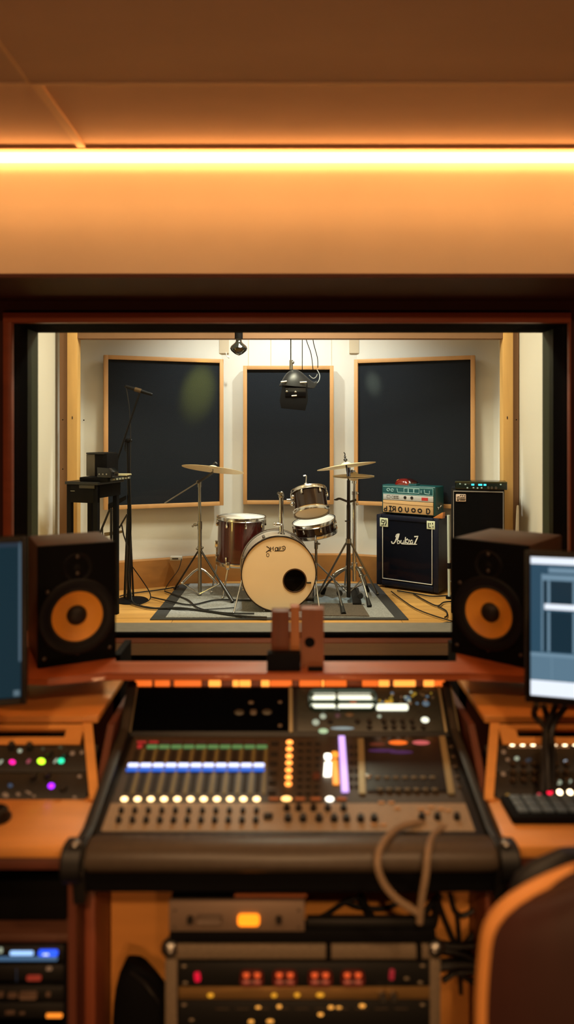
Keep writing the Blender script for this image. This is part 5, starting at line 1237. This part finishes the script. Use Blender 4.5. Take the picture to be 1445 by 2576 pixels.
# dark box in the gap above the west rack with a pilot light
bz = ZC + (HY - 2346) / F * 1.86
t = thing('black_power_unit', 'black box on the floor rack with one tiny cyan pilot light', 'power unit', (XY(90, 1.86), 1.86, wz))
MB().box(wx1 - .6, wx1 - .03, 1.85, 2.12, wz + .001, wz + .105, .004).build('case', blackm, t)
place_oval(t, 140, 2338, frame((0, 1.849, 0), (1, 0, 0), (0, 0, 1)), 15, 16, led('pilot cyan', (20, 150, 255), 2.5), 'pilot_light', R(-30))
# cables under the desk
def cables(name, lab, pts, r=.007):
    m = MB().tube([W(*p) for p in pts], r, 8, 6).build(name, cable_b, loc=W(*pts[0])); tag(m, lab, 'cable')
yb = 1.965
for lab, pts, r in (('black cable sagging above the flat black device near the silver amplifier', [(775, 2320, yb), (820, 2300, yb), (865, 2270, yb), (905, 2258, yb)], .006),
                    ('black cable curving low between the console and the looped taupe cables', [(870, 2268, yb), (900, 2280, yb), (960, 2285, yb), (1000, 2272, yb), (1012, 2262, yb)], .006),
                    ('thick dark strap hanging straight behind the flat black device', [(905, 2255, yb), (925, 2290, yb), (948, 2330, yb)], .012),
                    ('black cable rising from the flight case corner to the console', [(1050, 2318, yb), (1075, 2290, yb), (1095, 2262, yb), (1110, 2250, yb)], .009),
                    ('black cable falling beside the flight case corner in a slow curve', [(1100, 2256, yb), (1118, 2310, yb), (1140, 2360, yb), (1150, 2378, yb)], .007),
                    ('black cable swinging towards the plywood chair under the console', [(1133, 2250, yb), (1145, 2290, yb), (1165, 2303, yb), (1195, 2288, yb)], .007),
                    ('thin black cable dropping straight into the knot beside the flight case', [(1150, 2296, yb), (1155, 2340, yb), (1158, 2400, yb), (1160, 2500, yb)], .006),
                    ('black cable slanting up from the knot towards the chair', [(1165, 2382, yb), (1185, 2360, yb), (1203, 2335, yb)], .010),
                    ('thick black cable lying level across the knot beside the flight case', [(1110, 2375, 1.955), (1150, 2380, 1.955), (1205, 2376, 1.955)], .010),
                    ('black cable sagging through the knot beside the flight case', [(1112, 2388, 1.955), (1160, 2398, 1.955), (1205, 2420, 1.955)], .010),
                    ('lower level black cable bundle behind the flight case post', [(1105, 2428, 1.955), (1160, 2424, 1.955), (1210, 2428, 1.955)], .015),
                    ('black cable spreading from the lower knot to the desk panel', [(1116, 2466, 1.955), (1150, 2446, 1.955), (1205, 2444, 1.955)], .008),
                    ('black cable crossing the lower knot down towards the chair', [(1126, 2434, 1.955), (1160, 2452, 1.955), (1206, 2480, 1.955)], .008),
                    ('black cable standing out from the case corner to the hanging cable', [(1094, 2262, 1.955), (1098, 2300, 1.955), (1092, 2330, 1.955)], .009)):
    cables('hanging_wire', lab, pts, r)
# dark bag left of the case
t = thing('black_bag', 'soft black bag slumped on the floor against the orange back board', 'bag', (-.4, 1.945, 0))
rows = []
for i in range(9):
    u = i / 8; z = .0 + .31 * u
    k = (1 - u ** 5 * .5); rows.append([(-.395 + .085 * k * math.cos(R(a)) * (1.1 if math.cos(R(a)) > 0 else .95), 1.945 + .04 * k * math.sin(R(a)), (z - .05 * max(0, math.cos(R(a))) * u + .006 * math.sin(2 * R(a) + i)) if i else 0) for a in range(0, 360, 20)])
MB().loft(rows).build('body', blackm, t)
MB().tube([(-.42, 1.925, .29), (-.37, 1.90, .27), (-.335, 1.90, .22), (-.33, 1.92, .16)], .006, 8, 6).build('strap', black, t)
# chairs
t = thing('plywood_chair', 'curved plywood chair back with bent edge coloured as lit standing before the black chair', 'chair', (.62, 1.0, 0))
cx, cyy = XY(1580, 1.22), 1.22
def shell(s, n=40):
    """rounded-rectangle outline of the chair back, s scales in"""
    wv, zt, zb = .245 - s, ZC - .735 - s, .46
    o = []
    for i in range(n):
        u = i / (n - 1); a = PI * (1 - u)
        o.append((u, a))
    return wv, zt, zb
hwid = .235
def edge(v):                                          # half width of the chair back at height fraction v
    return hwid * (.92 + .08 * math.sin(PI * v)) * (1 - max(0, (v - .72) / .28) ** 2.6 * .62) * (1 - max(0, (.35 - v) / .35) ** 2 * .12)
zt, zb = ZC - .712, .44
N, Mm = 26, 18
front, back = [], []
for j in range(N + 1):
    v = j / N; z = zb + (zt - zb) * (1 - (1 - v) ** 1.0)
    e = edge(v)
    rf, rb_ = [], []
    for i in range(Mm + 1):
        u = -1 + 2 * i / Mm
        top = z - (.055 * abs(u) ** 2.2 if v > .5 else 0) * ((v - .5) / .5 if v > .5 else 0)
        yy = cyy - .03 + .075 * u * u - .05 * (v - .5) 
        rf.append((cx + e * u, yy + .010, top)); rb_.append((cx + e * u, yy - .010, top))
    front.append(rf); back.append(rb_)
ring = [f + b[::-1] for f, b in zip(front, back)]
MB().loft(ring).build('backrest', chairw, t)
rim = [back[j][0] for j in range(0, N + 1)] + back[N][1:-1] + [back[j][Mm] for j in range(N, -1, -1)]
rim = [((x, y + .010, z)) for x, y, z in rim]
MB().tube(rim, .0135, 10, 2).build('bent_lit_edge', chaire, t)
MB().prism([(-.21, -.20), (.21, -.20), (.22, .02), (-.22, .02)], .44, .462, Matrix.Translation((cx, cyy + .22, 0)), .008).build('seat', chairw, t)
for x, y in ((-.19, .04), (.19, .04), (-.19, .20), (.19, .20)): MB().rod((cx + x, cyy + y, .44), (cx + x * 1.15, cyy + (y - .2) * 1.15 + .2, 0), .014).build('leg', chrome, t)
t = thing('office_chair', 'black rounded chair back rising just behind the plywood chair', 'chair', (XY(1480, 1.52), 1.6, 0))
ox = XY(1508, 1.52); rows = []
for i in range(15):
    v = i / 14; z = .48 + (ZC - .90 - .48) * v; e = .19 * (1 - max(0, (v - .7) / .3) ** 3.0 * .55); th_ = .03 * (1 - max(0, v - .85) / .15 * .5)
    rows.append([(ox + e * math.copysign(abs(math.cos(R(a))) ** .5, math.cos(R(a))), 1.53 + th_ * math.sin(R(a)) , z) for a in range(0, 360, 15)])
MB().loft(rows).build('backrest', mat('black mesh fabric', (18, 19, 22), .55), t)
MB().lathe([(0, .47), (.13, .47), (.15, .44), (.13, .41), (0, .41)], Matrix.Translation((ox + .07, 1.70, 0)), 28).build('seat', blackm, t)
MB().rod((ox + .07, 1.70, .08), (ox + .07, 1.70, .41), .025).build('post', darksteel, t)
for k in range(5): MB().rod((ox + .07, 1.70, .08), (ox + .07 + .14 * math.cos(k * 2 * PI / 5), 1.70 + .14 * math.sin(k * 2 * PI / 5), .05), .018).ball((ox + .07 + .14 * math.cos(k * 2 * PI / 5), 1.70 + .14 * math.sin(k * 2 * PI / 5), .028), .028).build('foot', blackm, t)

# ================================================================== LIGHT AND CAMERA
def light(kind, name, loc, energy, col, target=None, **kw):
    l = bpy.data.lights.new(name, kind); l.energy = energy; l.color = col
    for k, v in kw.items(): setattr(l, k, v)
    o = bpy.data.objects.new(name, l); C.objects.link(o); o.location = loc
    if target is not None: o.rotation_euler = (Vector(target) - Vector(loc)).to_track_quat('-Z', 'Y').to_euler()
    return o
wv = (1, .95, .88)
for x in (-.38, .38): light('SPOT', 'live_spot_lamp', (x, 5.93, 3.32), 100, (1, .98, .95), (-x * .2, 6.15, 0), spot_size=R(130), spot_blend=.8, shadow_soft_size=.04)
light('AREA', 'live_ceiling_lamp', (0, 4.9, 3.37), 95, (1, .88, .68), (0, 5.2, 0), size=.7)
for x in (-1.5, 1.5): light('POINT', 'live_corner_lamp', (x, 4.3, 3.1), 10, (1, .62, .28), shadow_soft_size=.08)
for x in (-.9, .9): light('AREA', 'ceiling_downlight', (x, .35, CEIL - .02), 25, (1, .58, .28), (x, .8, 0), size=.22)
for x in (-.36, .44): light('POINT', 'low_fill_light', (x, -.9, .22), 22, (1, .52, .22), shadow_soft_size=.08)  # unseen low fill, added to brighten the board under the desk
light('SPOT', 'board_fill_spot', (0, -.9, 2.62), 150, (1, .58, .27), (0, 2.0, .42), spot_size=R(25), spot_blend=.5, shadow_soft_size=.06)  # unseen narrow fill, added so light reaches the back board
light('POINT', 'corner_yellow_lamp', (-1.55, 4.75, .75), 5, (1, .68, .16), shadow_soft_size=.06)
light('SPOT', 'yellow_patch_fill', (-.3, 5.92, 3.1), 420, (1, .86, .12), (-.80, 6.56, 2.13), spot_size=R(17), spot_blend=1, shadow_soft_size=.03)  # unseen, added to throw the yellow reflection patch onto the panel
light('SPOT', 'pale_patch_fill', (.3, 5.92, 3.1), 260, (1, .95, .6), (.78, 6.57, 2.20), spot_size=R(8), spot_blend=1, shadow_soft_size=.03)  # unseen, added for the smaller pale reflection patch on the other panel
wo = bpy.data.worlds.new('World'); bpy.context.scene.world = wo; wo.use_nodes = True
wo.node_tree.nodes['Background'].inputs[0].default_value = (.01, .006, .004, 1)
wo.node_tree.nodes['Background'].inputs[1].default_value = .3
cam = bpy.data.cameras.new('camera'); co = bpy.data.objects.new('camera', cam); C.objects.link(co)
co.location = (0, 0, ZC); co.rotation_euler = (PI / 2, 0, 0)
cam.sensor_fit = 'VERTICAL'; cam.sensor_height = 36; cam.lens = 36 * F / 2576
cam.shift_y = -(1288 - HY) / 2576; cam.shift_x = 0
cam.clip_start = .05; cam.clip_end = 60
cam.dof.use_dof = True; cam.dof.focus_distance = 5.8; cam.dof.aperture_fstop = 1.25
sc = bpy.context.scene; sc.camera = co
sc.view_settings.view_transform = 'Standard'; sc.view_settings.look = 'None'; sc.view_settings.gamma = 1; sc.view_settings.exposure = 0
sc.view_settings.use_curve_mapping = False
sc.cycles.use_denoising = True
sc.cycles.max_bounces = 8; sc.cycles.transparent_max_bounces = 12
sc.cycles.sample_clamp_indirect = 6
